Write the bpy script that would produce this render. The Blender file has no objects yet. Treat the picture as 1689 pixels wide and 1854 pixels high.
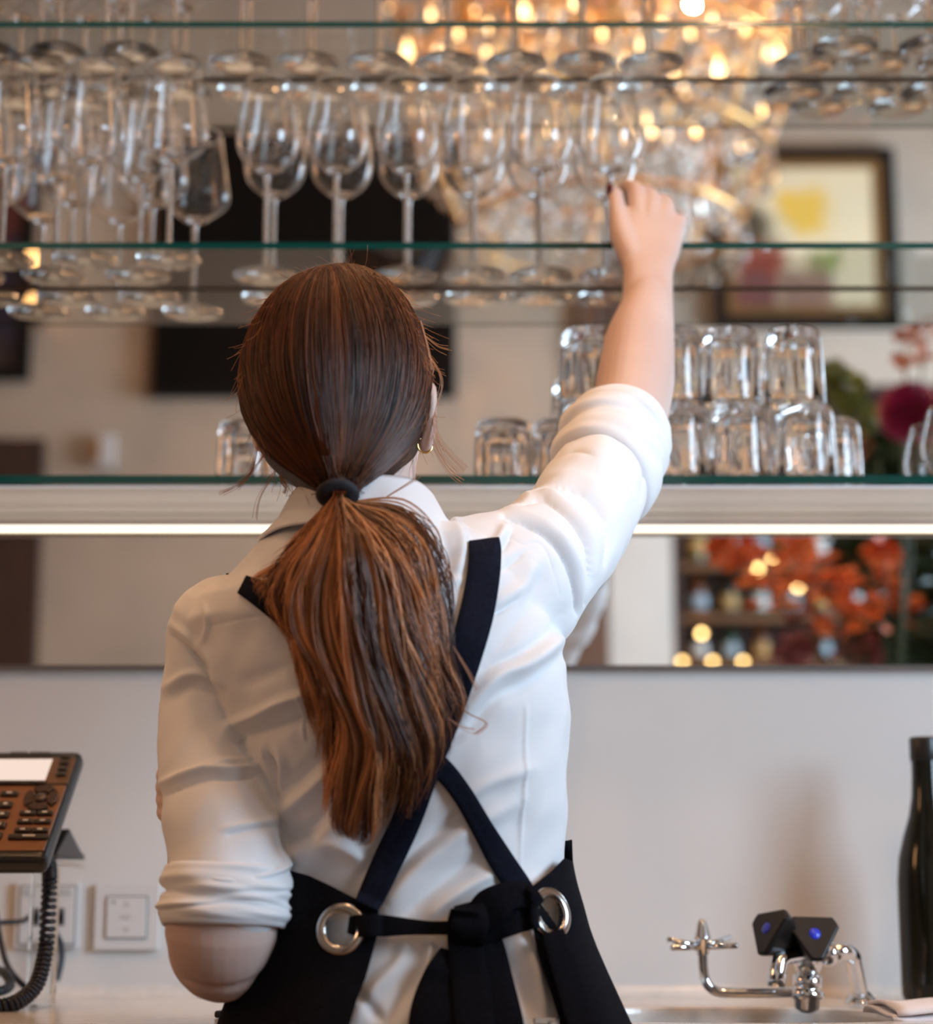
import bpy, bmesh, math, random
import numpy as np
from mathutils import Vector, Matrix
from mathutils.bvhtree import BVHTree
from mathutils import noise as mnoise
random.seed(7); RNG = np.random.default_rng(7)
R = math.radians
SC = bpy.context.scene
COL = SC.collection

# ------------------------------------------------------------ camera
TH = R(11.2); F = 3600.0; CZ = 1.0
cam_d = bpy.data.cameras.new('camera'); cam = bpy.data.objects.new('camera', cam_d); COL.objects.link(cam)
cam.location = (0, 0, CZ); cam.rotation_euler = (R(90) + TH, 0, 0)
cam_d.sensor_fit = 'HORIZONTAL'; cam_d.sensor_width = 36; cam_d.lens = 36 * F / 1689
cam_d.clip_start = 0.05; cam_d.clip_end = 50
cam_d.dof.use_dof = True; cam_d.dof.focus_distance = 1.77; cam_d.dof.aperture_fstop = 3.4
SC.camera = cam
SC.view_settings.view_transform = 'Standard'; SC.view_settings.look = 'None'
SC.view_settings.exposure = 0.07; SC.view_settings.gamma = 1.0; SC.view_settings.use_curve_mapping = False
cy = SC.cycles
cy.use_denoising = True; cy.max_bounces = 20; cy.transmission_bounces = 18; cy.glossy_bounces = 8
cy.diffuse_bounces = 3; cy.transparent_max_bounces = 12; cy.caustics_refractive = False; cy.caustics_reflective = True
cy.sample_clamp_indirect = 6.0

# ------------------------------------------------------------ world and lights
w = bpy.data.worlds.new('world'); SC.world = w; w.use_nodes = True
w.node_tree.nodes['Background'].inputs[0].default_value = (0.62, 0.78, 1.0, 1)
w.node_tree.nodes['Background'].inputs[1].default_value = 1.2

def area(name, loc, aim, sx, sy, power, col):
    l = bpy.data.lights.new(name, 'AREA'); l.shape = 'RECTANGLE'; l.size = sx; l.size_y = sy; l.energy = power; l.color = col
    o = bpy.data.objects.new(name, l); COL.objects.link(o); o.location = loc
    o.rotation_euler = (Vector(aim) - Vector(loc)).to_track_quat('-Z', 'Y').to_euler()
    return o
WIN_Y0, WIN_Y1, WIN_Z0, WIN_Z1, WALL_R = -0.75, 0.80, 1.0, 3.2, 2.6
area('window_daylight', (WALL_R + 0.12, (WIN_Y0 + WIN_Y1) / 2, (WIN_Z0 + WIN_Z1) / 2), (0, (WIN_Y0 + WIN_Y1) / 2, (WIN_Z0 + WIN_Z1) / 2), 2.2, 1.55, 245, (0.60, 0.80, 1.0))
area('ceiling_warm_fill', (-1.2, -0.2, 3.95), (-1.2, -0.6, 0), 2.2, 1.6, 7, (1.0, 0.72, 0.50))  # added warm fill from the ceiling, no fitting is modelled
area('wall_sconce_light', (-2.45, 1.25, 2.1), (0, 1.9, 1.5), 0.35, 0.6, 10, (1.0, 0.50, 0.22))
for _x, _y, _p in ((-.55, 1.95, 8), (-.05, 2.05, 9), (.35, 1.80, 7), (-1.0, 1.5, 6), (1.0, 1.0, 8), (.9, -.6, 10), (-.3, -.7, 8), (-.9, .5, 7), (.1, .9, 8)):      # added unseen ceiling spots for a warm rim and sparkle in the glass
    _l = bpy.data.lights.new('rim_sparkle_spot', 'SPOT'); _l.energy = _p * 3.2; _l.color = (1.0, 0.55, 0.26); _l.shadow_soft_size = 0.03; _l.spot_size = R(80); _l.spot_blend = .6
    _o = bpy.data.objects.new('rim_sparkle_spot', _l); COL.objects.link(_o); _o.location = (_x, _y, 3.97)
def point(loc, power, col, r=0.03):
    l = bpy.data.lights.new('chandelier_glow', 'POINT'); l.energy = power; l.color = col; l.shadow_soft_size = r
    o = bpy.data.objects.new('chandelier_glow', l); COL.objects.link(o); o.location = loc

# ------------------------------------------------------------ picture geometry helpers
CT, ST = math.cos(TH), math.sin(TH)
def ray(px, py):
    u = (px - 844.5) / F; v = (927 - py) / F
    return Vector((u, CT - v * ST, ST + v * CT))
def P(px, py, Y):
    d = ray(px, py); t = Y / d.y
    return Vector((d.x * t, Y, CZ + d.z * t))
def Pz(px, py, z):
    d = ray(px, py); t = (z - CZ) / d.z
    return Vector((d.x * t, d.y * t, z))
def pix(co):
    co = np.asarray(co, dtype=float).reshape(-1, 3)
    x, y, z = co[:, 0], co[:, 1], co[:, 2] - CZ
    f = y * CT + z * ST; u = -y * ST + z * CT
    return 844.5 + F * x / f, 927 - F * u / f
MY = 2.355                      # mirror plane
SF = 2.20                       # shelf front
def M(px, py, V):               # a point of the room that the mirror shows at a pixel, V = distance of its image
    p = P(px, py, V); return Vector((p.x, 2 * MY - V, p.z))
BW = 2 * MY - 6.2               # back wall plane

# ------------------------------------------------------------ materials
def mat(name, col, rough=0.5, metal=0.0, **k):
    m = bpy.data.materials.new(name); m.use_nodes = True
    b = m.node_tree.nodes['Principled BSDF']
    b.inputs['Base Color'].default_value = (*col, 1); b.inputs['Roughness'].default_value = rough; b.inputs['Metallic'].default_value = metal
    for key, v in k.items():
        b.inputs[key.replace('_', ' ')].default_value = v
    return m
def ramp_mat(name, c1, c2, scale, rough=0.6, bump=0.0, detail=4, stretch=(1, 1, 1), lo=0.35, hi=0.65, coords='Object', **k):
    m = mat(name, c1, rough, **k); nt = m.node_tree; N = nt.nodes; L = nt.links; b = N['Principled BSDF']
    tc = N.new('ShaderNodeTexCoord'); mp = N.new('ShaderNodeMapping'); mp.inputs['Scale'].default_value = stretch
    n = N.new('ShaderNodeTexNoise'); n.inputs['Scale'].default_value = scale; n.inputs['Detail'].default_value = detail
    r = N.new('ShaderNodeValToRGB'); r.color_ramp.elements[0].color = (*c1, 1); r.color_ramp.elements[1].color = (*c2, 1)
    r.color_ramp.elements[0].position = lo; r.color_ramp.elements[1].position = hi
    L.new(tc.outputs[coords], mp.inputs[0]); L.new(mp.outputs[0], n.inputs[0]); L.new(n.outputs[0], r.inputs[0]); L.new(r.outputs[0], b.inputs['Base Color'])
    if bump:
        bp = N.new('ShaderNodeBump'); bp.inputs['Strength'].default_value = bump; bp.inputs['Distance'].default_value = 0.002
        L.new(n.outputs[0], bp.inputs['Height']); L.new(bp.outputs[0], b.inputs['Normal'])
    return m
def glass_mat(name, col=(1, 1, 1), ior=1.5, rough=0.0):
    return mat(name, col, rough, Transmission_Weight=1.0, IOR=ior)
def emit(name, col, s):
    m = bpy.data.materials.new(name); m.use_nodes = True; nt = m.node_tree; nt.nodes.clear()
    e = nt.nodes.new('ShaderNodeEmission'); e.inputs[0].default_value = (*col, 1); e.inputs[1].default_value = s
    o = nt.nodes.new('ShaderNodeOutputMaterial'); nt.links.new(e.outputs[0], o.inputs[0]); return m

def tint_mat(name, dark, light, rough, spec=0.5):
    """colour runs between two shades by each strand's own 'tint' value"""
    m = mat(name, dark, rough); nt = m.node_tree; b = nt.nodes['Principled BSDF']
    a = nt.nodes.new('ShaderNodeAttribute'); a.attribute_name = 'tint'
    r = nt.nodes.new('ShaderNodeValToRGB'); r.color_ramp.elements[0].color = (*dark, 1); r.color_ramp.elements[1].color = (*light, 1)
    nt.links.new(a.outputs['Fac'], r.inputs[0]); nt.links.new(r.outputs[0], b.inputs['Base Color'])
    b.inputs['Specular IOR Level'].default_value = spec
    return m

WALL = ramp_mat('wall_paint', (0.44, 0.355, 0.275), (0.49, 0.40, 0.315), 3, 0.7)
WALLD = ramp_mat('tan_wall_paint', (0.22, 0.15, 0.10), (0.26, 0.18, 0.12), 3, 0.7)
WHITEWALL = ramp_mat('splashback_paint', (0.62, 0.60, 0.58), (0.66, 0.64, 0.62), 4, 0.42)
CEIL = ramp_mat('ceiling_paint', (0.32, 0.22, 0.14), (0.36, 0.25, 0.17), 3, 0.8)
FLOOR = ramp_mat('floor_stone', (0.14, 0.09, 0.06), (0.20, 0.13, 0.085), 5, 0.4)
COUNTER = ramp_mat('counter_composite', (0.66, 0.61, 0.56), (0.72, 0.67, 0.62), 60, 0.16)
MIRROR = mat('mirror_silver', (0.90, 0.88, 0.86), 0.0, 1.0)
GLASS = glass_mat('clear_glass', (1, 1, 1), 1.5)
SHELFGLASS = glass_mat('shelf_glass', (0.95, 0.985, 0.97), 1.5)
EDGE = mat('glass_green_edge', (0.005, 0.055, 0.045), 0.12, Coat_Weight=0.3)
BRONZE = mat('bronze_rail', (0.10, 0.045, 0.02), 0.4, 0.6)
CHROME = mat('chrome', (0.75, 0.75, 0.76), 0.06, 1.0)
STEEL = ramp_mat('brushed_steel', (0.40, 0.40, 0.40), (0.52, 0.52, 0.52), 30, 0.28, metal=1.0, stretch=(1, 12, 1))
BLACKPL = mat('black_plastic', (0.012, 0.012, 0.013), 0.3)
WHITEPL = mat('white_plastic', (0.62, 0.60, 0.59), 0.35)
COPPER = ramp_mat('copper_face', (0.20, 0.085, 0.04), (0.24, 0.105, 0.05), 20, 0.35, metal=0.35)
SKIN = ramp_mat('skin', (0.62, 0.44, 0.38), (0.68, 0.50, 0.435), 9, 0.48, bump=0.05, Subsurface_Weight=0.12, Subsurface_Scale=0.01)
SHIRT = mat('white_cotton', (0.80, 0.80, 0.82), 0.75, Sheen_Weight=0.25)
APRON = ramp_mat('black_denim', (0.002, 0.002, 0.0035), (0.005, 0.005, 0.009), 400, 0.9, Specular_IOR_Level=0.12)
NAVY = ramp_mat('navy_webbing', (0.003, 0.004, 0.011), (0.006, 0.008, 0.020), 300, 0.85, Specular_IOR_Level=0.15)

# ------------------------------------------------------------ mesh helpers
def link(name, me, m=None, parent=None, smooth=True):
    o = bpy.data.objects.new(name, me); COL.objects.link(o)
    if m is not None and not me.materials: me.materials.append(m)
    if smooth and me.polygons: me.polygons.foreach_set('use_smooth', [True] * len(me.polygons))
    if parent is not None:
        o.parent = parent; o.matrix_parent_inverse = Matrix.LocRotScale(parent.location, parent.rotation_euler, parent.scale).inverted()
    return o
def tag(o, label=None, cat=None, group=None, kind=None):
    if label: o['label'] = label
    if cat: o['category'] = cat
    if group: o['group'] = group
    if kind: o['kind'] = kind
    return o
def empty(name, loc, label, cat, group=None):
    o = bpy.data.objects.new(name, None); COL.objects.link(o); o.location = loc; o.empty_display_size = 0.05
    return tag(o, label, cat, group)
class MB:
    def __init__(s): s.v = []; s.f = []
    def add(s, v, f):
        n = len(s.v); s.v += [tuple(p) for p in v]; s.f += [tuple(i + n for i in q) for q in f]; return s
    def box(s, x0, x1, y0, y1, z0, z1, mtx=None):
        v = [Vector((x, y, z)) for z in (z0, z1) for y in (y0, y1) for x in (x0, x1)]
        if mtx is not None: v = [mtx @ p for p in v]
        return s.add(v, [(0, 2, 3, 1), (4, 5, 7, 6), (0, 1, 5, 4), (2, 6, 7, 3), (0, 4, 6, 2), (1, 3, 7, 5)])
    def loft(s, rings, cap=True):
        n = len(rings[0]); v = [p for r in rings for p in r]; f = []
        for i in range(len(rings) - 1):
            for j in range(n):
                k = (j + 1) % n; f.append((i * n + j, i * n + k, (i + 1) * n + k, (i + 1) * n + j))
        if cap: f.append(tuple(range(n - 1, -1, -1))); f.append(tuple((len(rings) - 1) * n + j for j in range(n)))
        return s.add(v, f)
    def lathe(s, prof, seg=32, mtx=None, lobes=None):
        rings = []
        for r, z in prof:
            rings.append([Vector((r * math.cos(2 * math.pi * j / seg), r * math.sin(2 * math.pi * j / seg), z)) for j in range(seg)])
        if mtx is not None: rings = [[mtx @ p for p in q] for q in rings]
        n = seg; v = [p for r in rings for p in r]; f = []
        for i in range(len(rings) - 1):
            for j in range(n):
                k = (j + 1) % n; f.append((i * n + j, i * n + k, (i + 1) * n + k, (i + 1) * n + j))
        return s.add(v, f)
    def tube(s, pts, rad, seg=12, cap=True, flat=1.0):
        pts = [Vector(p) for p in pts]; n = len(pts)
        rad = [rad] * n if isinstance(rad, (int, float)) else rad
        T = []
        for i in range(n):
            a = pts[max(i - 1, 0)]; b = pts[min(i + 1, n - 1)]; T.append((b - a).normalized())
        up = Vector((0, 0, 1)) if abs(T[0].z) < 0.9 else Vector((1, 0, 0))
        nrm = (up - T[0] * up.dot(T[0])).normalized(); rings = []
        for i in range(n):
            nrm = (nrm - T[i] * nrm.dot(T[i])).normalized(); bi = T[i].cross(nrm)
            rings.append([pts[i] + (nrm * math.cos(2 * math.pi * j / seg) + bi * math.sin(2 * math.pi * j / seg) * flat) * rad[i] for j in range(seg)])
        return s.loft(rings, cap)
    def chain(s, pts, seg=20):
        """a tapering limb through (x, y, z, r) with rounded ends"""
        p = [Vector(q[:3]) for q in pts]; r = [q[3] for q in pts]
        P2, R2 = [], []
        d = (p[0] - p[1]).normalized()
        for a in (0, 25, 50, 70): P2.append(p[0] + d * r[0] * math.cos(R(a))); R2.append(max(r[0] * math.sin(R(a)), 1e-4))
        m = []
        for i in range(len(p) - 1):
            for k in range(6):
                t = k / 6; a = p[max(i - 1, 0)]; b = p[i]; c = p[i + 1]; e = p[min(i + 2, len(p) - 1)]
                q = 0.5 * ((2 * b) + (c - a) * t + (2 * a - 5 * b + 4 * c - e) * t * t + (-a + 3 * b - 3 * c + e) * t ** 3)
                P2.append(q); R2.append(r[i] * (1 - t) + r[i + 1] * t)
        P2.append(p[-1]); R2.append(r[-1]); d = (p[-1] - p[-2]).normalized()
        for a in (70, 50, 25, 0): P2.append(p[-1] + d * r[-1] * math.cos(R(a))); R2.append(max(r[-1] * math.sin(R(a)), 1e-4))
        return s.tube(P2, R2, seg)
    def ball(s, c, rx, ry, rz, n=20, mtx=None):
        rings = []
        for i in range(1, n):
            a = math.pi * i / n
            q = [Vector((rx * math.sin(a) * math.cos(2 * math.pi * j / (n * 2)), ry * math.sin(a) * math.sin(2 * math.pi * j / (n * 2)), -rz * math.cos(a))) for j in range(n * 2)]
            if mtx is not None: q = [mtx @ p for p in q]
            rings.append([p + Vector(c) for p in q])
        return s.loft(rings)
    def torus(s, c, R0, r0, nrm, seg=40, sub=12, sx=1.0):
        q = Vector(nrm).to_track_quat('Z', 'Y').to_matrix(); rings = []
        for i in range(seg):
            a = 2 * math.pi * i / seg; rr = []
            for j in range(sub):
                b = 2 * math.pi * j / sub
                rr.append(q @ Vector(((R0 + r0 * math.cos(b)) * math.cos(a) * sx, (R0 + r0 * math.cos(b)) * math.sin(a), r0 * math.sin(b) * 0.6)) + Vector(c))
            rings.append(rr)
        n = sub; v = [p for r in rings for p in r]; f = []
        for i in range(seg):
            for j in range(n):
                f.append((i * n + j, ((i + 1) % seg) * n + j, ((i + 1) % seg) * n + (j + 1) % n, i * n + (j + 1) % n))
        return s.add(v, f)
    def mesh(s, name):
        me = bpy.data.meshes.new(name); me.from_pydata([tuple(p) for p in s.v], [], s.f)
        bm = bmesh.new(); bm.from_mesh(me); bmesh.ops.recalc_face_normals(bm, faces=bm.faces); bm.to_mesh(me); bm.free()
        return me
    def build(s, name, m, parent=None, smooth=True, bevel=0.0, seg=2):
        o = link(name, s.mesh(name), m, parent, smooth)
        if bevel:
            md = o.modifiers.new('bevel', 'BEVEL'); md.width = bevel; md.segments = seg; md.limit_method = 'ANGLE'; md.angle_limit = R(40)
        return o
def cat_spline(pts, n):
    """numpy Catmull-Rom through pts (k, d) sampled at n places"""
    pts = np.asarray(pts, float); k = len(pts); t = np.linspace(0, k - 1 - 1e-6, n); i = t.astype(int); f = (t - i)[:, None]
    a = pts[np.maximum(i - 1, 0)]; b = pts[i]; c = pts[i + 1]; e = pts[np.minimum(i + 2, k - 1)]
    return 0.5 * (2 * b + (c - a) * f + (2 * a - 5 * b + 4 * c - e) * f ** 2 + (-a + 3 * b - 3 * c + e) * f ** 3)
def box(name, x0, x1, y0, y1, z0, z1, m, parent=None, bevel=0.0):
    return MB().box(x0, x1, y0, y1, z0, z1).build(name, m, parent, smooth=False, bevel=bevel)
def struct(o): o['kind'] = 'structure'; return o

# ------------------------------------------------------------ the room
zt = P(0, 0, 2.2).z
MB_Z = P(844, 1204, MY).z        # mirror's lower edge
CO_Z = 0.897                     # worktop
XL, XR, ZC = -2.6, WALL_R, 4.0
struct(box('floor', XL, XR, BW, MY + 0.1, -0.1, 0, FLOOR))
struct(box('ceiling', XL, XR, BW, MY + 0.1, ZC, ZC + 0.1, CEIL))
struct(box('wall_front', XL, XR, MY + 0.012, MY + 0.12, 0, ZC, WHITEWALL))
NX0, NX1, NZ = M(1209, 696, 6.2).x, M(1990, 696, 6.2).x, M(1209, 696, 6.2).z      # niche for the display cabinet
b = MB(); b.box(XL, NX0, BW - 0.2, BW, 0, ZC); b.box(NX1, XR, BW - 0.2, BW, 0, ZC); b.box(NX0, NX1, BW - 0.2, BW, NZ, ZC)
struct(b.build('wall_back', WALL, smooth=False))
struct(box('wall_left', XL - 0.1, XL, BW, MY + 0.1, 0, ZC, WALLD))
b = MB(); b.box(XR, XR + 0.1, BW, WIN_Y0, 0, ZC); b.box(XR, XR + 0.1, WIN_Y1, MY + 0.1, 0, ZC)
b.box(XR, XR + 0.1, WIN_Y0, WIN_Y1, 0, WIN_Z0); b.box(XR, XR + 0.1, WIN_Y0, WIN_Y1, WIN_Z1, ZC)
struct(b.build('wall_right', WALL, smooth=False))
b = MB()
for y in (WIN_Y0, (WIN_Y0 + WIN_Y1) / 2 - .02, WIN_Y1 - .04): b.box(XR + .02, XR + .07, y, y + .04, WIN_Z0, WIN_Z1)
for z in (WIN_Z0, WIN_Z1 - .04, 2.2): b.box(XR + .02, XR + .07, WIN_Y0, WIN_Y1, z, z + .04)
struct(b.build('window_1', BLACKPL, smooth=False))
# mirror above the splashback, its lower edge a thin dark strip
mir = box('wall_mirror', XL + .3, XR - .3, MY, MY + 0.008, MB_Z, 3.3, MIRROR)
tag(mir, 'wide frameless wall mirror behind the glass shelves, above the white splashback', 'mirror')
box('mirror_edge', XL + .3, XR - .3, MY - 0.002, MY + 0.010, MB_Z - 0.004, MB_Z - 0.0005, mat('mirror_lip', (0.12, 0.10, 0.09), 0.4), mir)

# worktop with an oval sink cut-out and a coved back
SX, SY, SA, SB = 0.262, 1.978, 0.140, 0.139
def sup(a, A, B, n=3.6):
    c, s_ = math.cos(a), math.sin(a)
    return (A * abs(c) ** (2 / n) * (1 if c >= 0 else -1), B * abs(s_) ** (2 / n) * (1 if s_ >= 0 else -1))
CF = 1.822
def worktop():
    n = 96; hole = []; outer = []
    X0, X1, Y0, Y1 = -1.6, 1.6, CF, MY + 0.01
    for j in range(n):
        a = 2 * math.pi * j / n; hx, hy = sup(a, SA, SB); hole.append((SX + hx, SY + hy))
        dx, dy = math.cos(a), math.sin(a)
        t = min(((X1 - SX) / dx if dx > 1e-9 else (X0 - SX) / dx if dx < -1e-9 else 1e9), ((Y1 - SY) / dy if dy > 1e-9 else (Y0 - SY) / dy if dy < -1e-9 else 1e9))
        outer.append((SX + dx * t, SY + dy * t))
    for cx, cyy in ((X0, Y0), (X1, Y0), (X1, Y1), (X0, Y1)):       # keep the four corners square
        k = min(range(n), key=lambda q: (outer[q][0] - cx) ** 2 + (outer[q][1] - cyy) ** 2); outer[k] = (cx, cyy)
    b = MB(); zt_, zb = CO_Z, CO_Z - 0.022
    rings = [[Vector((x, y, zb)) for x, y in outer], [Vector((x, y, zt_)) for x, y in outer],
             [Vector((SX + (x - SX) * 1.025, SY + (y - SY) * 1.025, zt_)) for x, y in hole], [Vector((SX + (x - SX) * 1.006, SY + (y - SY) * 1.006, zt_ - 0.0015)) for x, y in hole],
             [Vector((x, y, zt_ - .006)) for x, y in hole], [Vector((x, y, zb)) for x, y in hole], [Vector((x, y, zb)) for x, y in outer]]
    b.loft(rings, cap=False)
    # cove where the worktop turns up the wall
    r = 0.014
    prof = [(MY + 0.012 - r * (1 - math.sin(R(a))) if 0 else MY + 0.012 - r + r * math.sin(R(a)), CO_Z + r - r * math.cos(R(a))) for a in range(0, 91, 15)]
    cv = [[Vector((x, y, z)) for x in (X0, X1)] for y, z in prof] 
    v = [p for q in cv for p in q]; b.add(v, [(2 * i, 2 * i + 1, 2 * i + 3, 2 * i + 2) for i in range(len(cv) - 1)])
    return b
wt = worktop().build('worktop', COUNTER, smooth=False)
tag(wt, 'long cream composite worktop along the wall with an oval sink cut-out', 'worktop')
cabu = box('base_cabinet', -1.6, 1.6, CF + 0.03, MY, 0.08, CO_Z - 0.23, mat('cabinet_front', (0.5, 0.48, 0.46), 0.4))
tag(cabu, 'white low base cabinet carrying the worktop', 'cabinet')
box('plinth', -1.6, 1.6, CF + .08, MY, 0, 0.08, BLACKPL, cabu)
b = MB(); b.box(-1.6, 1.6, CF + .03, CF + .05, CO_Z - .23, CO_Z - .022); b.box(-1.6, -1.58, CF + .03, MY, CO_Z - .23, CO_Z - .022); b.box(1.58, 1.6, CF + .03, MY, CO_Z - .23, CO_Z - .022)
b.build('panel', mat('cabinet_panel', (0.5, 0.48, 0.46), 0.4), cabu, smooth=False)
sk = empty('sink_basin', (SX, SY, CO_Z - .02), 'oval stainless steel sink basin set under the worktop', 'sink')
rings = []
for f, z in ((1.06, -.0225), (1.0, -.0225), (0.985, -.03), (0.95, -.12), (0.86, -.17), (0.5, -.178), (0.12, -.18)):
    rings.append([Vector((SX + sup(2 * math.pi * j / 64, SA * f, SB * f)[0], SY + sup(2 * math.pi * j / 64, SA * f, SB * f)[1], CO_Z + z)) for j in range(64)])
MB().loft(rings, cap=False).build('basin', STEEL, sk)
MB().lathe([(0.0005, -.176), (0.02, -.176), (0.026, -.179), (0.026, -.19), (0.0005, -.19)], 24, Matrix.Translation((SX, SY, CO_Z))).build('drain', CHROME, sk)

# LED strip let into the mirror
led = empty('led_strip', P(844, 957, MY - .01), 'thin glowing warm white light strip running across the mirror', 'light strip')
z0, z1 = P(844, 962.5, MY - .012).z, P(844, 952.5, MY - .012).z
box('housing', XL + .3, XR - .3, MY - .008, MY - .001, z0 - .0015, z1 + .0015, mat('led_housing', (0.35, 0.28, 0.16), 0.4, 0.8), led)
box('diffuser', XL + .3, XR - .3, MY - .014, MY - .0085, z0, z1, emit('led_glow', (1.0, 0.90, 0.74), 2.3), led)

# ------------------------------------------------------------ glass shelves
def shelf(py_top, py_bot, label, th=0.008, frosted=None):
    zb = P(844, py_bot, SF).z; zt_ = zb + th
    o = empty('glass_shelf', (0, SF, zb), label, 'shelf', 'glass shelves in front of the mirror')
    me = MB().box(-1.75, 1.75, SF, MY - .003, zb, zt_).mesh('pane')
    me.materials.append(SHELFGLASS); me.materials.append(EDGE)
    for p in me.polygons:
        if abs(p.normal.z) < 0.5: p.material_index = 1
    link('pane', me, None, o, smooth=False)
    box('rear_rail', -1.75, 1.75, MY - .0028, MY - .0004, zb - .001, zt_ + .0015, BRONZE, o)
    if frosted: box('underside_panel', -1.75, 1.75, SF + .003, MY - .004, zb - .004, zb - .0015, frosted, o)
    return zt_
S1 = shelf(39, 50, 'top glass shelf with a green front edge, under the uppermost wine glasses')
S2 = shelf(439, 451, 'middle glass shelf with a green front edge, at the height of the raised hand')
fr = mat('frosted_film', (0.90, 0.88, 0.89), 0.30)
S3 = shelf(863, 876, 'lowest glass shelf with a green front edge and frosted underside, under the tumblers', 0.010, fr)

# ------------------------------------------------------------ drinking glasses
def wine_profiles(kind):
    if kind == 'angular':   # wide shoulder, straight cone to the rim
        H = 0.236; out = [(0.0042, .112), (0.008, .1145), (0.020, .1215), (0.031, .1305), (0.0400, .1385), (0.0440, .1450), (0.0447, .1510), (0.0438, .1590), (0.0402, .185), (0.0358, .215), (0.0328, H)]
        stem = 0.112
    else:                   # egg shaped tulip
        H = 0.243; out = [(0.0042, .124), (0.009, .127), (0.020, .134), (0.031, .144), (0.0372, .156), (0.0396, .168), (0.0394, .180), (0.0385, .196), (0.0355, .212), (0.0322, .228), (0.0298, H)]
        stem = 0.124
    t = 0.0011
    out = [tuple(q) for q in cat_spline(out, 30)]
    inn = [(max(r - t, 0.0003), z + (0.0035 if i < 2 else t * 0.6)) for i, (r, z) in enumerate(out)]
    inn = [(r - t, z) for r, z in out[4:]]; inn[0] = (inn[0][0] * .8, inn[0][1] + .001)
    bowl = out + [(out[-1][0] - t / 2, H + .0006)] + inn[::-1] + [(0.0003, inn[0][1] - .0006)]
    stemp = [(0.0042, stem), (0.0036, stem - .01), (0.0034, stem - .03), (0.0034, .04), (0.0038, .018), (0.006, .0085)]
    stemp = [tuple(q) for q in cat_spline(stemp, 14)]
    foot = [(0.006, .0085), (0.012, .0055), (0.025, .0032), (0.0372, .0020), (0.0392, .0012), (0.0386, .0002), (0.02, .0003), (0.0003, .0003)]
    return bowl, stemp, foot
WG = {}
for k in ('angular', 'tulip'):
    WG[k] = [(n, MB().lathe(p, 40).mesh(n)) for n, p in zip(('bowl', 'stem', 'foot'), wine_profiles(k))]
    for n, me in WG[k]:
        me.materials.append(GLASS); me.polygons.foreach_set('use_smooth', [True] * len(me.polygons))
def wine(kind, px, py, z, label, group, rz=None, sc=1.0):
    p = Pz(px, py, z); p.y = min(p.y, MY - .044); 
    d = P(px, py, p.y); p.x = d.x
    o = empty('wine_glass', (p.x, p.y, z + .0003), label, 'wine glass', group); o.scale = (sc, sc, sc)
    for n, me in WG[kind]:
        c = bpy.data.objects.new(n, me); COL.objects.link(c); c.parent = o
    return o
ordn = ['first', 'second', 'third', 'fourth', 'fifth', 'sixth', 'seventh', 'eighth']
for i, x in enumerate((480, 607, 735, 858, 980, 1108)):
    lab = 'egg shaped wine glass on the middle shelf, %s from the left in the single row' % ordn[i]
    if i == 5: lab = 'egg shaped wine glass on the middle shelf, its stem held by the raised hand'
    wine('tulip', x, 505, S2, lab, 'egg shaped wine glasses in a row on the middle shelf')
for i, x in enumerate((435, 557, 684, 811, 934, 1058, 1182)):
    wine('tulip', x, 124, S1, 'egg shaped wine glass on the top shelf, %s from the left of seven' % ordn[i], 'wine glasses in the middle of the top shelf')
for i, x in enumerate((2, 154, 305)):
    wine('angular', x, 464, S2, 'angular wine glass on the middle shelf, %s of the front row at left' % ('leftmost', 'second', 'third')[i], 'angular wine glasses on the middle shelf')
for i, x in enumerate((-50, 98, 250)):
    wine('angular', x, 502, S2, 'angular wine glass on the middle shelf, %s of the rear row at left' % ('leftmost', 'second', 'third')[i], 'angular wine glasses on the middle shelf')
for i, x in enumerate((-18, 106, 235)):
    wine('angular', x, 90, S1, 'angular wine glass on the top shelf, %s of the front row at left' % ('leftmost', 'second', 'third')[i], 'angular wine glasses at the left of the top shelf', sc=.93)
for i, x in enumerate((-50, 70, 190, 313)):
    wine('angular', x, 126, S1, 'angular wine glass on the top shelf, %s of the rear row at left' % ('leftmost', 'second', 'third', 'fourth')[i], 'angular wine glasses at the left of the top shelf', sc=.93)
for i, x in enumerate((1529, 1684)):
    wine('angular', x, 80, S1, 'angular wine glass on the top shelf, %s of the front row at right' % ('left one', 'right one')[i], 'angular wine glasses at the right of the top shelf')
for i, x in enumerate((1459, 1588, 1716)):
    wine('angular', x, 121, S1, 'angular wine glass on the top shelf, %s of the rear row at right' % ('left one', 'middle one', 'right one')[i], 'angular wine glasses at the right of the top shelf')

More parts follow.
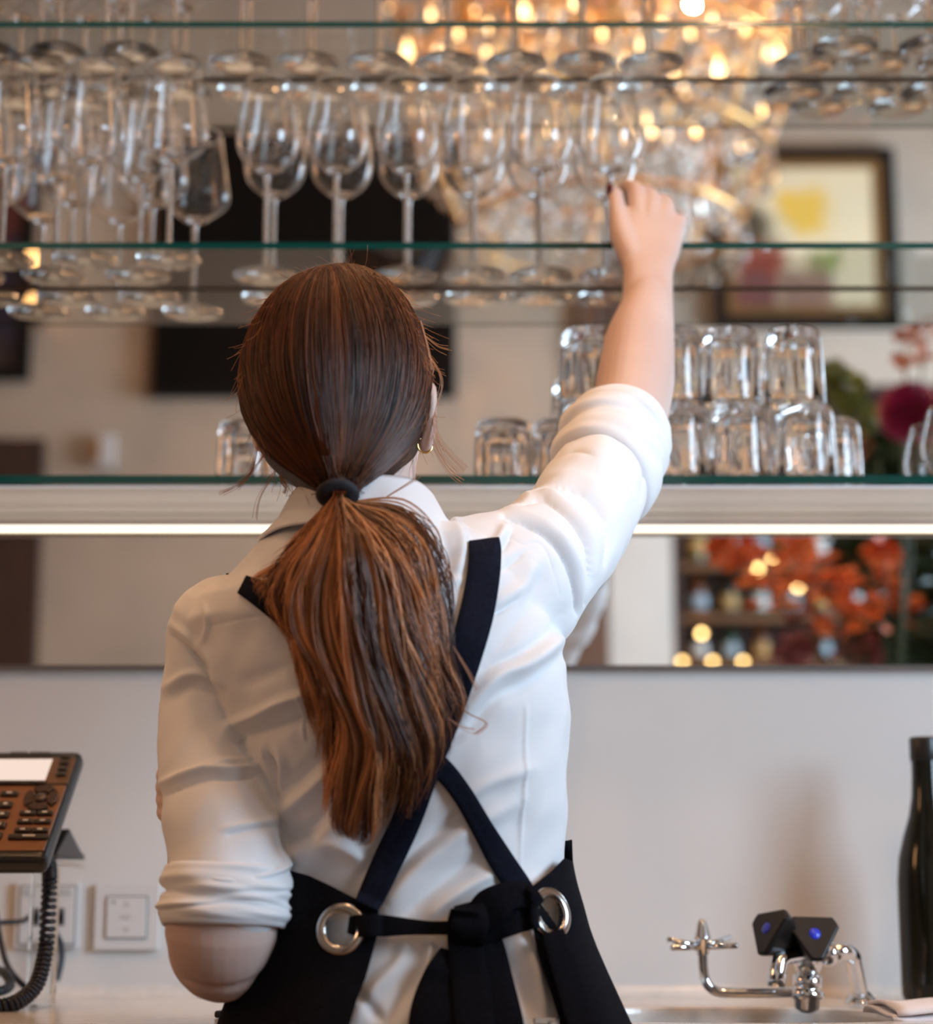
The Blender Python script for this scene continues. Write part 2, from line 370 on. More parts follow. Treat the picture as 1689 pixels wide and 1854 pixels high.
# upturned tumblers, heavy base uppermost, eight soft flutes inside
def tumbler_mesh():
    seg = 64; H = 0.090; rows = []
    def ring(r, z, lob):
        return [Vector(((r * (1 + lob * math.cos(8 * 2 * math.pi * j / seg))) * math.cos(2 * math.pi * j / seg), (r * (1 + lob * math.cos(8 * 2 * math.pi * j / seg))) * math.sin(2 * math.pi * j / seg), z)) for j in range(seg)]
    prof = [(0.0335, 0.0, 0), (0.0352, 0.0005, 0), (0.0358, .002, 0), (0.0358, .03, 0.0), (0.0350, .055, .0), (0.0338, .078, .0), (0.0322, .086, .0), (0.029, .0895, 0), (0.020, H, 0), (0.0003, H, 0)]
    inn = [(0.0003, .076, 0), (0.018, .0755, .03), (0.0255, .070, .06), (0.0275, .060, .07), (0.0290, .035, .055), (0.0305, .012, .03), (0.0322, .002, .0), (0.0335, 0, 0)]
    rows = [ring(*q) for q in prof + inn]
    b = MB(); n = seg; v = [p for r in rows for p in r]; f = []
    for i in range(len(rows) - 1):
        for j in range(n):
            k = (j + 1) % n; f.append((i * n + j, i * n + k, (i + 1) * n + k, (i + 1) * n + j))
    me = b.add(v, f).mesh('tumbler'); me.materials.append(GLASS); me.polygons.foreach_set('use_smooth', [True] * len(me.polygons)); return me
TM = tumbler_mesh()
def tumbler(px, Y, z, label, sc=1.0):
    p = P(px, 800, Y); o = bpy.data.objects.new('tumbler', TM); COL.objects.link(o); o.location = (p.x, Y, z + .0003); o.rotation_euler.z = random.uniform(0, 6); o.scale = (sc, sc, sc)
    tag(o, label, 'tumbler', 'upturned tumblers on the lowest shelf')
YA, YB = 2.243, 2.3155
for x, l in ((1068, 'leftmost one'), (1222, 'just right of the forearm'), (1325, 'third from the left'), (1441, 'rightmost one')):
    tumbler(x, YA, S3 + .0906, 'upturned clear tumbler in the upper layer of the stack, ' + l)
for x, l in ((1068, 'hidden by the raised sleeve'), (1227, 'touching the sleeve'), (1340, 'middle one'), (1457, 'rightmost one')):
    tumbler(x, YA, S3, 'upturned clear tumbler in the lower layer of the stack, ' + l)
for x, l in ((912, 'standing alone left of the raised arm'), (1014, 'partly behind the raised upper arm'), (1506, 'at the right end behind the large front one'), (446, 'left of the head, partly behind the hair')):
    tumbler(x, YB, S3, 'upturned clear tumbler on the lowest shelf, ' + l)
# snifter cut by the right edge of the picture
sn = empty('brandy_glass', (P(1734, 860, 2.308).x, 2.308, S3 + .0003), 'round bellied brandy glass at the right end of the lowest shelf', 'brandy glass')
out = cat_spline([(0.004, .012), (0.012, .0145), (0.028, .025), (0.040, .045), (0.042, .060), (0.038, .080), (0.031, .105)], 26)
bowl = [tuple(q) for q in out] + [(r - .0012, z) for r, z in out[::-1][:-5]] + [(0.0003, .0155)]
MB().lathe(bowl, 40).build('bowl', GLASS).parent = sn
MB().lathe([(0.004, .012), (0.004, .008), (0.008, .005), (0.026, .0025), (0.031, .0015), (0.030, 0), (0.0003, 0)], 40).build('foot', GLASS).parent = sn
# ------------------------------------------------------------ the dining room behind the camera, seen in the mirror
BWV = 6.2
def wallbox(px0, py0, px1, py1, th=0.03, V=BWV, off=0.0):
    a = M(px0, py1, V); c = M(px1, py0, V)
    return (min(a.x, c.x), max(a.x, c.x), a.y + off + .001, a.y + off + th, a.z, c.z)
def picture(name, rect, label, frame_m, canvas_m, fw=0.035):
    x0, x1, y0, y1, z0, z1 = rect
    o = empty(name, ((x0 + x1) / 2, y0, z0), label, 'picture')
    b = MB(); b.box(x0, x1, y0, y1, z0, z0 + fw); b.box(x0, x1, y0, y1, z1 - fw, z1); b.box(x0, x0 + fw, y0, y1, z0 + fw, z1 - fw); b.box(x1 - fw, x1, y0, y1, z0 + fw, z1 - fw)
    b.build('frame', frame_m, o, smooth=False)
    box('canvas', x0 + fw, x1 - fw, y0, y1 - .012, z0 + fw, z1 - fw, canvas_m, o)
    return o
DARKF = mat('dark_frame', (0.010, 0.008, 0.007), 0.8, Specular_IOR_Level=.1)
WALNUT = ramp_mat('dark_walnut', (0.035, 0.016, 0.012), (0.055, 0.026, 0.018), 8, 0.45, stretch=(8, 8, 1))
GOLD = mat('gilded_frame', (0.28, 0.15, 0.05), 0.45, 0.5)
def spots_mat(name, base, spots):
    """painted blobs of colour on a canvas, placed in the canvas's own 0..1 coordinates"""
    m = mat(name, base, 0.7); nt = m.node_tree; N = nt.nodes; L = nt.links; b = N['Principled BSDF']
    tc = N.new('ShaderNodeTexCoord'); no = N.new('ShaderNodeTexNoise'); no.inputs['Scale'].default_value = 6
    ad = N.new('ShaderNodeMixRGB'); ad.blend_type = 'LINEAR_LIGHT'; ad.inputs[0].default_value = 0.12
    L.new(tc.outputs['Generated'], ad.inputs[1]); L.new(tc.outputs['Generated'], no.inputs[0]); L.new(no.outputs['Color'], ad.inputs[2])
    prev = None
    for (x, z, r, c) in spots:
        cm = N.new('ShaderNodeCombineXYZ'); sp = N.new('ShaderNodeSeparateXYZ'); L.new(ad.outputs[0], sp.inputs[0]); L.new(sp.outputs[0], cm.inputs[0]); L.new(sp.outputs[2], cm.inputs[2])
        vd = N.new('ShaderNodeVectorMath'); vd.operation = 'DISTANCE'; L.new(cm.outputs[0], vd.inputs[0]); vd.inputs[1].default_value = (x, 0, z)
        mr = N.new('ShaderNodeMapRange'); mr.inputs['From Min'].default_value = r; mr.inputs['From Max'].default_value = r * 0.6; L.new(vd.outputs['Value'], mr.inputs['Value'])
        mx = N.new('ShaderNodeMixRGB'); L.new(mr.outputs[0], mx.inputs[0]); mx.inputs[2].default_value = (*c, 1)
        if prev is None: mx.inputs[1].default_value = (*base, 1)
        else: L.new(prev, mx.inputs[1])
        prev = mx.outputs[0]
    L.new(prev, b.inputs['Base Color']); return m
scr = empty('wall_screen', M(550, 722, BWV), 'large black framed screen hanging on the back wall, reflected behind the head', 'screen')
x0, x1, y0, y1, z0, z1 = wallbox(278, 246, 826, 722, .05)
box('casing', x0, x1, y0, y1, z0, z1, DARKF, scr, .004)
box('display', x0 + .03, x1 - .03, y1 - .001, y1 + .002, z0 + .03, z1 - .03, mat('dark_display', (0.006, 0.004, 0.003), 0.8, Specular_IOR_Level=.1), scr)
box('wooden_edge', x0 - .022, x0 - .001, y0, y1 - .02, z0, z1, mat('oak_edge', (0.20, 0.10, 0.04), 0.5), scr)
picture('picture', wallbox(-160, 240, 74, 690, .04), 'dark painting in a black frame at the left edge of the mirror', DARKF,
        spots_mat('dark_painting', (0.03, 0.015, 0.012), [(0.9, 0.35, 0.3, (0.01, 0.012, 0.05)), (0.8, 0.75, 0.25, (0.10, 0.02, 0.015))]))
rc = wallbox(1292, 276, 1612, 596, .05)
fp = picture('picture', rc, 'flower painting on a cream ground in a black outer frame, right of the chandelier', DARKF,
             spots_mat('flower_painting', (0.80, 0.66, 0.42), [(0.50, 0.66, 0.20, (0.80, 0.50, 0.08)), (0.62, 0.34, 0.12, (0.30, 0.34, 0.10)), (0.10, 0.5, 0.25, (0.09, 0.06, 0.03)), (0.22, 0.30, 0.20, (0.35, 0.06, 0.03)), (0.50, 0.15, 0.22, (0.30, 0.17, 0.12)), (0.15, 0.10, 0.2, (0.22, 0.07, 0.06))]), .04)
x0, x1, y0, y1, z0, z1 = rc
b = MB(); k0, k1 = .041, .070
b.box(x0 + k0, x0 + k1, y0, y1 - .006, z0 + k0, z1 - k0); b.box(x1 - k1, x1 - k0, y0, y1 - .006, z0 + k0, z1 - k0)
b.box(x0 + k1, x1 - k1, y0, y1 - .006, z0 + k0, z0 + k1); b.box(x0 + k1, x1 - k1, y0, y1 - .006, z1 - k1, z1 - k0)
b.build('gilded_inner_frame', GOLD, fp, smooth=False)
# door at the left, thermostat, post
x0, x1, y0, y1, z0, z1 = wallbox(-260, 800, 84, 1204, .045)
d = struct(box('door_1', x0, x1, y0, y1, 0.0, z1, WALNUT)); 
x0, x1, y0, y1, z0, z1 = wallbox(1046, 545, 1094, 1204, .03)
a_, b_, c_, d_, e_, f_ = wallbox(1095, 545, 1206, 1204, .02); struct(box('trim_2', a_, b_, c_, d_, 0, f_, ramp_mat('pale_pier_paint', (0.62, 0.60, 0.55), (0.66, 0.64, 0.59), 4, .6)))
struct(box('trim_1', x0, x1, y0, y1, 0, z1, mat('post_wood', (0.13, 0.07, 0.045), 0.5)))
x0, x1, y0, y1, z0, z1 = wallbox(168, 790, 210, 848, .035)
th = tag(box('thermostat', x0, x1, y0, y1, z0, z1, WHITEPL, None, .006), 'small white box on the wall left of the black screen, seen in the mirror', 'thermostat')
box('side_panel', x0 - .001, x0 + .028, y1 - .001, y1 + .004, z0 + .012, z1 - .012, mat('amber_cover', (0.32, 0.16, 0.06), 0.5), th)
# small wall lamp at the left
for (px, py) in ((60, 468), (60, 549)):
    p = M(px, py, BWV - .12)
    o = empty('wall_lamp', p, 'amber glowing wall lamp by the left picture, the %s of the two' % ('upper' if py < 500 else 'lower'), 'lamp', 'amber wall lamps')
    MB().ball(p, .017, .017, .030, 10).build('bulb', emit('amber_bulb', (1.0, 0.50, 0.18), 9), o)
    box('bracket', p.x - .012, p.x + .012, BW + .001, p.y, p.z - .042, p.z - .030, BRONZE, o)
# bottle cabinet
x0, x1, z1 = NX0 + .002, NX1 - .002, NZ - .002; y0, y1 = BW - .19, BW + .006
z0 = 0.9
cb = empty('display_cabinet', (x0, y0, 0), 'dark open cabinet with rows of bottles, reflected right of the white shirt', 'cabinet')
b = MB(); b.box(x0, x0 + .03, y0, y1, 0, z1); b.box(x1 - .03, x1, y0, y1, 0, z1); b.box(x0, x1, y0, y1, z1 - .03, z1); b.box(x0, x1, y0, y0 + .02, 0, z1)
b.build('body', WALNUT, cb, smooth=False)
sv = [M(1300, py, BWV).z for py in (1196, 1112, 1018, 905, 790)]
sv = [z + .0 for z in sv]
for z in sv: box('shelf_board', x0 + .03, x1 - .03, y0 + .02, y1 - .01, z - .02, z, ramp_mat('oak_board', (0.16, 0.075, 0.03), (0.22, 0.10, 0.04), 6, .4), cb)
BOT = [mat('bottle_dark', (0.006, 0.008, 0.005), 0.08), mat('bottle_amber', (0.10, 0.03, 0.006), 0.08), mat('bottle_green', (0.01, 0.03, 0.012), 0.08)]
LAB = mat('paper_label', (0.60, 0.60, 0.58), 0.7); LABS = [mat('blue_grey_label', (0.30, 0.38, 0.44), 0.7), LAB, mat('ochre_label', (0.45, 0.27, 0.08), 0.6)]
bmesh_ = [MB().lathe([(0.0003, 0), (.036, 0), (.038, .004), (.038, .16), (.034, .18), (.018, .205), (.0145, .22), (.0145, .262), (.0003, .262)], 20).mesh('bottle') for _ in range(3)]
lmesh = [MB().lathe([(.0384, .05), (.0384, .125)], 20).mesh('paper_label') for _ in range(3)]
for i in range(3): bmesh_[i].materials.append(BOT[i]); lmesh[i].materials.append(LABS[i]); bmesh_[i].polygons.foreach_set('use_smooth', [True] * len(bmesh_[i].polygons))
rown = ['bottom', 'second lowest', 'middle', 'second highest']
for ri, z in enumerate(sv[:4]):
    hgap = sv[ri + 1] - z; s_ = min(1.0, (hgap - .03) / .262)
    for ci in range(7):
        k = (ri + ci * 2) % 3
        o = bpy.data.objects.new('bottle', bmesh_[k]); COL.objects.link(o); o.location = (x0 + .085 + ci * .098, y1 - .055, z); o.scale = (s_ ** .5, s_ ** .5, s_)
        tag(o, 'bottle number %d from the left on the %s board of the dark display cabinet' % (ci + 1, rown[ri]), 'bottle', 'bottles in the display cabinet')
        l = bpy.data.objects.new('paper_label', lmesh[(k + 1 + ri) % 3]); COL.objects.link(l); l.parent = o
# spotlights under the cabinet boards
for i, (px, py) in enumerate(((1180, 850), (1180 + 55, 1198), (1290, 1198), (1345, 1198), (1270, 1147), (1400, 1010), (1445, 1062), (1372, 1030), (1550, 1000))):
    if py == 850: continue
    p = M(px, py, BWV - .03)
    o = empty('cabinet_spotlight', p, 'small golden spotlight on the display cabinet, %s' % ('leftmost on the lowest edge', 'middle one on the lowest edge', 'rightmost of three on the lowest edge', 'low at the left between bottles', 'bright one behind the orange leaves', 'lower right one behind the leaves', 'central one behind the leaves', 'far right one above the green leaves')[i - 1], 'spotlight', 'golden cabinet spotlights')
    MB().ball(p, .009, .006, .009, 8).build('bulb', emit('gold_bulb', (1.0, 0.66, 0.25), 14 if py < 1190 else 10), o)
    MB().torus(p, .0135, .003, (0, 1, 0), 20, 6).build('ring', BRONZE, o)
    MB().tube([p, (p.x, y0 + .021, p.z)], .003, 6).build('stalk', BRONZE, o)

# chandelier
CV = 4.5
cc = M(1085, 200, CV); ch = empty('chandelier', (cc.x, cc.y, ZC), 'large gilt chandelier hung with clear crystal drops and small glowing bulbs', 'chandelier')
CRY = glass_mat('crystal', (1.0, 0.95, 0.88), 1.55, 0.02)
GILT = mat('gilt_metal', (0.92, 0.50, 0.18), 0.32, 1.0)
zb_ = M(0, 430, CV).z
tiers = [(1.0, .53), (.82, .53), (.62, .50), (.40, .46), (.20, .40), (.02, .33)]
b = MB()
for dz, rr in tiers:
    b.torus((cc.x, cc.y, zb_ + dz), rr, .010, (0, 0, 1), 60, 8)
for k in range(8):
    a = 2 * math.pi * k / 8
    b.tube([(cc.x + math.cos(a) * .42, cc.y + math.sin(a) * .42, zb_ + 1.0), (cc.x + math.cos(a) * .50, cc.y + math.sin(a) * .50, zb_ + .72), (cc.x + math.cos(a) * .46, cc.y + math.sin(a) * .46, zb_ + .40), (cc.x + math.cos(a) * .33, cc.y + math.sin(a) * .33, zb_ + .02)], .006, 6)
b.tube([(cc.x, cc.y, zb_ + .1), (cc.x, cc.y, ZC)], .012, 10)
for k in range(4):
    a = 2 * math.pi * k / 4; b.tube([(cc.x, cc.y, zb_ + 1.2), (cc.x + math.cos(a) * .42, cc.y + math.sin(a) * .42, zb_ + 1.0)], .006, 6)
b.build('frame', GILT, ch)
drop = MB().lathe([(0.0004, .030), (.003, .028), (.005, .020), (.0105, .004), (.0125, -.006), (.0105, -.016), (.0004, -.022)], 8).mesh('crystal_drop'); drop.materials.append(CRY)
bulb = MB().lathe([(0.0004, .028), (.004, .020), (.0075, .006), (.0078, 0), (.006, -.008), (.0004, -.010)], 12).mesh('bulb'); bulb.materials.append(emit('warm_bulb', (1.0, 0.60, 0.26), 9))
rr_ = random.Random(3)
def sub(name, me, par, loc, s_=1.0):
    o = bpy.data.objects.new(name, me); COL.objects.link(o); o.parent = par; o.location = Vector(loc) - par.location; o.scale = (s_,) * 3; o.rotation_euler.z = rr_.uniform(0, 3); return o
n = 0
for ti, (dz, rr) in enumerate(tiers[1:]):
    cnt = (14, 18, 20, 24, 22)[ti]
    for k in range(cnt):
        a = 2 * math.pi * (k + .5 * (ti % 2)) / cnt
        sub('crystal_drop', drop, ch, (cc.x + math.cos(a) * rr, cc.y + math.sin(a) * rr, zb_ + dz - .045), rr_.uniform(1.3, 2.0)); n += 1
b = MB()
for k in range(1500):
    dz = rr_.uniform(0, 1) ** .8 * 1.0; a = rr_.uniform(0, 2 * math.pi)
    rmax = np.interp(dz, [0.0, .2, .4, .62, .82, 1.0], [.30, .40, .46, .5, .53, .53]); q = rmax * rr_.uniform(.55, 1.0)
    s_ = rr_.uniform(.006, .0135)
    c = Vector((cc.x + math.cos(a) * q, cc.y + math.sin(a) * q, zb_ + dz - .03))
    v = [c + Vector((0, 0, s_ * 1.7)), c + Vector((s_, 0, 0)), c + Vector((0, s_, 0)), c + Vector((-s_, 0, 0)), c + Vector((0, -s_, 0)), c - Vector((0, 0, s_ * 1.4))]
    b.add(v, [(0, 1, 2), (0, 2, 3), (0, 3, 4), (0, 4, 1), (5, 2, 1), (5, 3, 2), (5, 4, 3), (5, 1, 4)])
tag(b.build('crystal_beads', CRY, ch, smooth=False), kind='stuff')
b = MB()
for k in range(1500):
    dz = rr_.uniform(.40, 1.10); a = rr_.uniform(0, 2 * math.pi); q = np.interp(dz, [0, .4, .82, 1.0], [.3, .44, .53, .53]) * rr_.uniform(.3, 1.0)
    c = Vector((cc.x + math.cos(a) * q, cc.y + math.sin(a) * q, zb_ + dz)); s_ = rr_.uniform(.006, .014)
    b.add([c + Vector((0, 0, s_ * 2)), c + Vector((s_, 0, 0)), c + Vector((0, s_, 0)), c + Vector((-s_, 0, 0)), c + Vector((0, -s_, 0)), c - Vector((0, 0, s_ * 2))], [(0, 1, 2), (0, 2, 3), (0, 3, 4), (0, 4, 1), (5, 2, 1), (5, 3, 2), (5, 4, 3), (5, 1, 4)])
tag(b.build('gilt_leaves', GILT, ch, smooth=False), kind='stuff')
bm_ = [(1255, 5), (1403, 95), (1303, 125), (797, 92), (737, 96), (946, 18), (1115, 22), (706, 12), (1200, 40), (1000, 60), (880, 90), (1130, 110), (1060, 150), (1320, 210), (860, 30), (930, 170), (1240, 170), (780, 30), (1350, 50), (1180, 240), (1010, 230), (1340, 265), (900, 240), (740, 150), (830, 60), (1090, 60), (1160, 80), (1250, 60), (1290, 40), (980, 130), (1030, 170), (870, 140), (1220, 130), (1170, 215), (1260, 240), (960, 40), (1040, 10), (1380, 200), (1430, 150), (760, 200), (820, 190)]
for i, (px, py) in enumerate(bm_):  # many of the small bulbs are added for sparkle and warm brightness
    p = M(px, py, CV); dx = p.x - cc.x; h_ = p.z - zb_
    rr = np.interp(h_, [0, .4, .8, 1.1], [.3, .44, .48, .40]); dy = math.sqrt(max(rr * rr - dx * dx, 0.0)) * rr_.uniform(.3, .9)
    sub('bulb', bulb, ch, (p.x * (4.5 - dy) / 4.5, p.y + dy, CZ + (p.z - CZ) * (4.5 - dy) / 4.5), 1.5 if i < 7 else .75)


for (px, py) in bm_[:4]:
    p = M(px, py, CV - .25); point(p, 17, (1.0, .58, .30), .014)

# side bar with the big bouquet that the mirror shows at the right
bar = tag(box('side_bar', .52, 1.5, .55, 1.35, 0, 1.06, WALNUT, None, .004), 'dark wooden side bar carrying the vase of flowers, right of the camera', 'bar counter')
box('bar_top', .50, 1.52, .53, 1.37, 1.06, 1.09, COUNTER, bar, .004)
bq = empty('flower_arrangement', (.80, 1.0, 1.09), 'large bouquet with a magenta dahlia, orange sprays and dark leaves, reflected at the right', 'flowers')
MB().lathe([(0.0003, 0), (.06, 0), (.075, .02), (.085, .12), (.07, .22), (.055, .27), (.062, .29), (.058, .29), (.051, .27), (.066, .22), (.08, .12), (.07, .025), (0.0003, .012)], 32, Matrix.Translation((.80, 1.0, 1.09))).build('vase', mat('dark_vase', (0.02, 0.03, 0.025), .15), bq)
FV = 3.72
def leafblob(name, m, spots, size, cnt, seed, flat=.35, kind='stuff'):
    g = random.Random(seed); b = MB()
    for (px, py, rp, V) in spots:
        c0 = M(px, py, V); rad = rp * V / F
        for k in range(cnt):
            d = Vector((g.gauss(0, 1), g.gauss(0, 1), g.gauss(0, 1))).normalized() * rad * g.random() ** .45
            c = c0 + d; s_ = size * g.uniform(.6, 1.3)
            q = Vector((g.gauss(0, 1), g.gauss(0, 1), g.gauss(0, 1))).to_track_quat('Z', 'Y').to_matrix()
            pts = [(-1, 0, 0), (-.4, .38, .10), (.35, .34, .12), (1, 0, 0), (.35, -.34, .12), (-.4, -.38, .10), (0, 0, -.05)]
            b.add([c + q @ (Vector(p) * s_) for p in pts], [(0, 6, 1), (1, 6, 2), (2, 6, 3), (3, 6, 4), (4, 6, 5), (5, 6, 0)])
    o = b.build(name, m, bq, smooth=False); o['kind'] = kind; return o
def leaf(name, a, c, s=3): return ramp_mat(name, a, c, 14, .5, Transmission_Weight=0.0)
leafblob('orange_leaves', leaf('orange_leaf', (0.70, 0.10, 0.02), (0.95, 0.28, 0.07)), [(1330, 1000, 46, 3.75), (1400, 1040, 72, 3.72), (1480, 1030, 66, 3.8), (1440, 985, 40, 3.7), (1545, 1110, 70, 3.75), (1520, 1060, 45, 3.8), (1610, 1040, 30, 3.8), (1300, 985, 25, 3.7), (1590, 1000, 30, 3.7), (1640, 1100, 30, 3.8)], .021, 40, 1)
leafblob('dark_leaves', leaf('dark_leaf', (0.012, 0.028, 0.010), (0.03, 0.06, 0.02)), [(1640, 1060, 90, 3.9), (1690, 1000, 90, 3.9), (1600, 1160, 80, 3.9), (1680, 1150, 90, 3.85), (1560, 1000, 60, 4.0), (1640, 850, 70, 3.95), (1700, 830, 60, 3.9), (1590, 830, 45, 3.9), (1700, 920, 90, 3.95)], .03, 170, 2)
leafblob('green_leaves', leaf('green_leaf', (0.10, 0.14, 0.02), (0.24, 0.26, 0.05)), [(1540, 715, 42, 3.8), (1560, 760, 40, 3.8), (1510, 680, 28, 3.8)], .024, 45, 3)
leafblob('pink_leaves', leaf('pink_leaf', (0.22, 0.05, 0.05), (0.36, 0.10, 0.10)), [(1470, 1160, 60, 3.85), (1430, 1185, 40, 3.8), (1570, 1180, 36, 3.8)], .02, 60, 4)
leafblob('rust_sprays', leaf('rust_leaf', (0.50, 0.13, 0.04), (0.66, 0.24, 0.10)), [(1640, 610, 24, 3.7), (1668, 640, 30, 3.7), (1630, 655, 20, 3.7), (1690, 600, 30, 3.7), (1655, 590, 12, 3.7), (1550, 800, 30, 3.8)], .013, 22, 5)
g = random.Random(11); b = MB(); dc = M(1645, 745, 3.55); rad = 54 * 3.55 / F
for k in range(260):
    t = (k + .5) / 260; a = k * 2.39996; el = math.acos(1 - 1.55 * t)
    d = Vector((math.sin(el) * math.cos(a), math.cos(el), math.sin(el) * math.sin(a)))
    q = d.to_track_quat('Z', 'Y').to_matrix(); s_ = .011; c = dc + d * rad * .82
    b.add([c + q @ Vector(p) for p in ((-s_ * .7, 0, 0), (0, -s_ * .5, .002), (s_ * .7, 0, 0), (0, s_ * .5, .002), (0, 0, s_ * 1.6))], [(0, 1, 4), (1, 2, 4), (2, 3, 4), (3, 0, 4)])
b.ball(dc, rad * .8, rad * .8, rad * .8, 12)
b.build('dahlia', ramp_mat('dahlia_petal', (0.20, 0.004, 0.03), (0.36, 0.01, 0.09), 20, .6), bq, smooth=False)
b = MB(); g = random.Random(5)
for (px, py) in ((1645, 745), (1400, 1040), (1545, 1110), (1640, 620), (1670, 650), (1540, 715), (1640, 1060), (1470, 1160), (1590, 830), (1480, 1010)):
    p = M(px, py, 3.78 if px != 1645 else 3.6); q = Vector((.80, 1.0, 1.34)); b.tube([q, (q + p) / 2 + Vector((0, 0, -.05)), p], .0025, 6)
b.build('stem', mat('stem_green', (0.05, 0.08, 0.03), .6), bq)

# ------------------------------------------------------------ things on and above the worktop
# dark wine bottle cut by the right edge
bp_ = Pz(1690, 1812, CO_Z); bo = empty('wine_bottle', (bp_.x, 2.245, CO_Z + .0003), 'tall dark green wine bottle standing at the right end of the worktop', 'bottle')
o = MB().lathe([(0.0003, .006), (.025, 0), (.0345, .001), (.0368, .006), (.0372, .02), (.0372, .10), (.0368, .13), (.0345, .155), (.0280, .18), (.0215, .20), (.0175, .222), (.0162, .245), (.0158, .27), (.0158, .2865), (.0003, .2865)], 48).build('body', mat('dark_bottle_glass', (0.006, 0.006, 0.003), 0.12, Specular_IOR_Level=.35)); o.parent = bo
o = MB().lathe([(.0167, .262), (.0174, .264), (.0174, .286), (.0165, .2885), (.0003, .2887)], 40).build('capsule', mat('black_capsule', (0.01, 0.009, 0.008), .35)); o.parent = bo
# folded white napkin
nb = MB(); q0 = Pz(1590, 1834, CO_Z)
for k in range(2):
    r_ = []
    for i in range(21):
        x = .388 + i * .012 + k * .004
        r_.append([Vector((x, y, CO_Z + .002 + k * .0062 + (.0035 if 0 < j < 7 else 0) + .0022 * math.sin(x * 60 + y * 40 + k))) for j, y in enumerate((1.86, 1.87, 1.89, 1.92, 1.95, 1.975, 1.995, 2.005))])
    v = [p for r in r_ for p in r]; nb.add(v, [(i * 8 + j, (i + 1) * 8 + j, (i + 1) * 8 + j + 1, i * 8 + j + 1) for i in range(20) for j in range(7)])
o = nb.build('napkin', mat('napkin_cloth', (0.78, 0.74, 0.76), .8)); sd = o.modifiers.new('thick', 'SOLIDIFY'); sd.thickness = .003; sd.offset = 0
tag(o, 'folded white cloth napkin on the worktop below the wine bottle', 'napkin')
# black tray corner beside the hip
a0 = Pz(397, 1842, CO_Z)
m_ = Matrix.Translation((a0.x, a0.y, CO_Z)) @ Matrix.Rotation(R(-8), 4, 'Z')
tr = tag(MB().box(0, .20, -.02, .16, .0005, .007, m_).build('tray', mat('slate', (0.02, 0.022, 0.027), .3), None, False, .002), 'thin black slate tray on the worktop beside the left elbow', 'tray')

# wall plates
def plate(px0, px1, py0, py1, name, label, cat):
    y = MY + .012; a = P(px0, py1, y); c = P(px1, py0, y)
    o = empty(name, ((a.x + c.x) / 2, y, a.z), label, cat)
    box('cover_plate', a.x, c.x, y - .010, y - .0005, a.z, c.z, WHITEPL, o, .0015)
    return o, a, c
GREYM = mat('groove_grey', (0.10, 0.10, 0.10), .5)
def prec(par, name, px0, px1, py0, py1, d0, d1, m, bev=0.0):
    y = MY + .002; a = P(px0, py1, y); c = P(px1, py0, y); return box(name, a.x, c.x, y - d1, y - d0, a.z, c.z, m, par, bev)
sw, a, c = plate(171, 292, 1600, 1720, 'dimmer_switch', 'square white dimmer plate with up and down arrows, right of the socket plate', 'switch')
prec(sw, 'key_gap', 190, 268, 1622, 1700, 0, .0008, GREYM)
prec(sw, 'key', 192, 266, 1624, 1698, 0.0005, .0035, WHITEPL, .001)
def tri(par, cx, cyp, s_, up):
    y = MY - .0022; p = [P(cx - s_, cyp + s_ * .8 * up, y), P(cx + s_, cyp + s_ * .8 * up, y), P(cx, cyp - s_ * .8 * up, y)]
    q = [v + Vector((0, .0012, 0)) for v in p]; MB().loft([p, q]).build('arrow', mat('faint_print', (0.50, 0.45, 0.42), .5), par, False)
tri(sw, 229, 1636, 6, 1); tri(sw, 229, 1684, 6, -1)
for x in (221, 226, 231, 236): prec(sw, 'print_mark', x - 1.2, x + 1.2, 1658, 1663, .003, .0042, mat('faint_print', (0.50, 0.42, 0.38), .5))
prec(sw, 'indicator', 205, 209, 1631, 1635, .003, .0045, GREYM)
so, a, c = plate(27, 147, 1597, 1716, 'network_socket', 'white wall socket plate with network ports behind the phone cord', 'socket')
prec(so, 'inner_gap', 32, 139, 1603, 1711, 0, .0008, GREYM); prec(so, 'inner_panel', 34, 137, 1605, 1709, 0.0003, .0025, WHITEPL, .0008)
for x0 in (42, 104): prec(so, 'label_window', x0, x0 + 25, 1609, 1622, .002, .0032, mat('window_grey', (0.45, 0.46, 0.45), .3))
for x0 in (62, 105): prec(so, 'port', x0, x0 + 13, 1644, 1676, .002, .0032, GREYM); prec(so, 'port_opening', x0 + 1, x0 + 12, 1653, 1670, .0025, .0036, BLACKPL)

# desk phone on a clear riser
ph0 = P(151, 1356, 2.12); aa, bb = R(-2.5), R(50)
tv = Vector((math.cos(aa), math.sin(aa), 0)); hv = Vector((math.sin(aa), -math.cos(aa), 0))
dv = (Vector((0, 0, -1)) * math.cos(bb) + hv * math.sin(bb)).normalized(); nv = tv.cross(dv) * -1
if nv.y > 0: nv = -nv
PM = Matrix.Translation(ph0) @ Matrix((tv, dv, nv)).transposed().to_4x4()
PMi = PM.inverted()
def on_phone(px, py, n=0.0):
    d = ray(px, py); o_ = Vector((0, 0, CZ)); pn = ph0 + nv * n; t = (pn - o_).dot(nv) / d.dot(nv); q = PMi @ (o_ + d * t); return q.x, q.y
pw = on_phone(101, 1556)[1]
pho = empty('desk_phone', ph0, 'black desk phone with a copper coloured keypad face on a clear riser at the left', 'telephone')
pb = MB().box(-.24, 0, 0, pw, -.022, 0, PM).build('casing', BLACKPL, pho, False, .009, 4)
def face(name, x0, y0, x1, y1, n0, n1, m, bev=.0):
    return MB().box(x0, x1, y0, y1, n0, n1, PM).build(name, m, pho, False, bev)
W_ = .24
y_s0 = on_phone(60, 1374)[1]; y_s1 = on_phone(60, 1420)[1]; y_f1 = on_phone(60, 1541)[1]
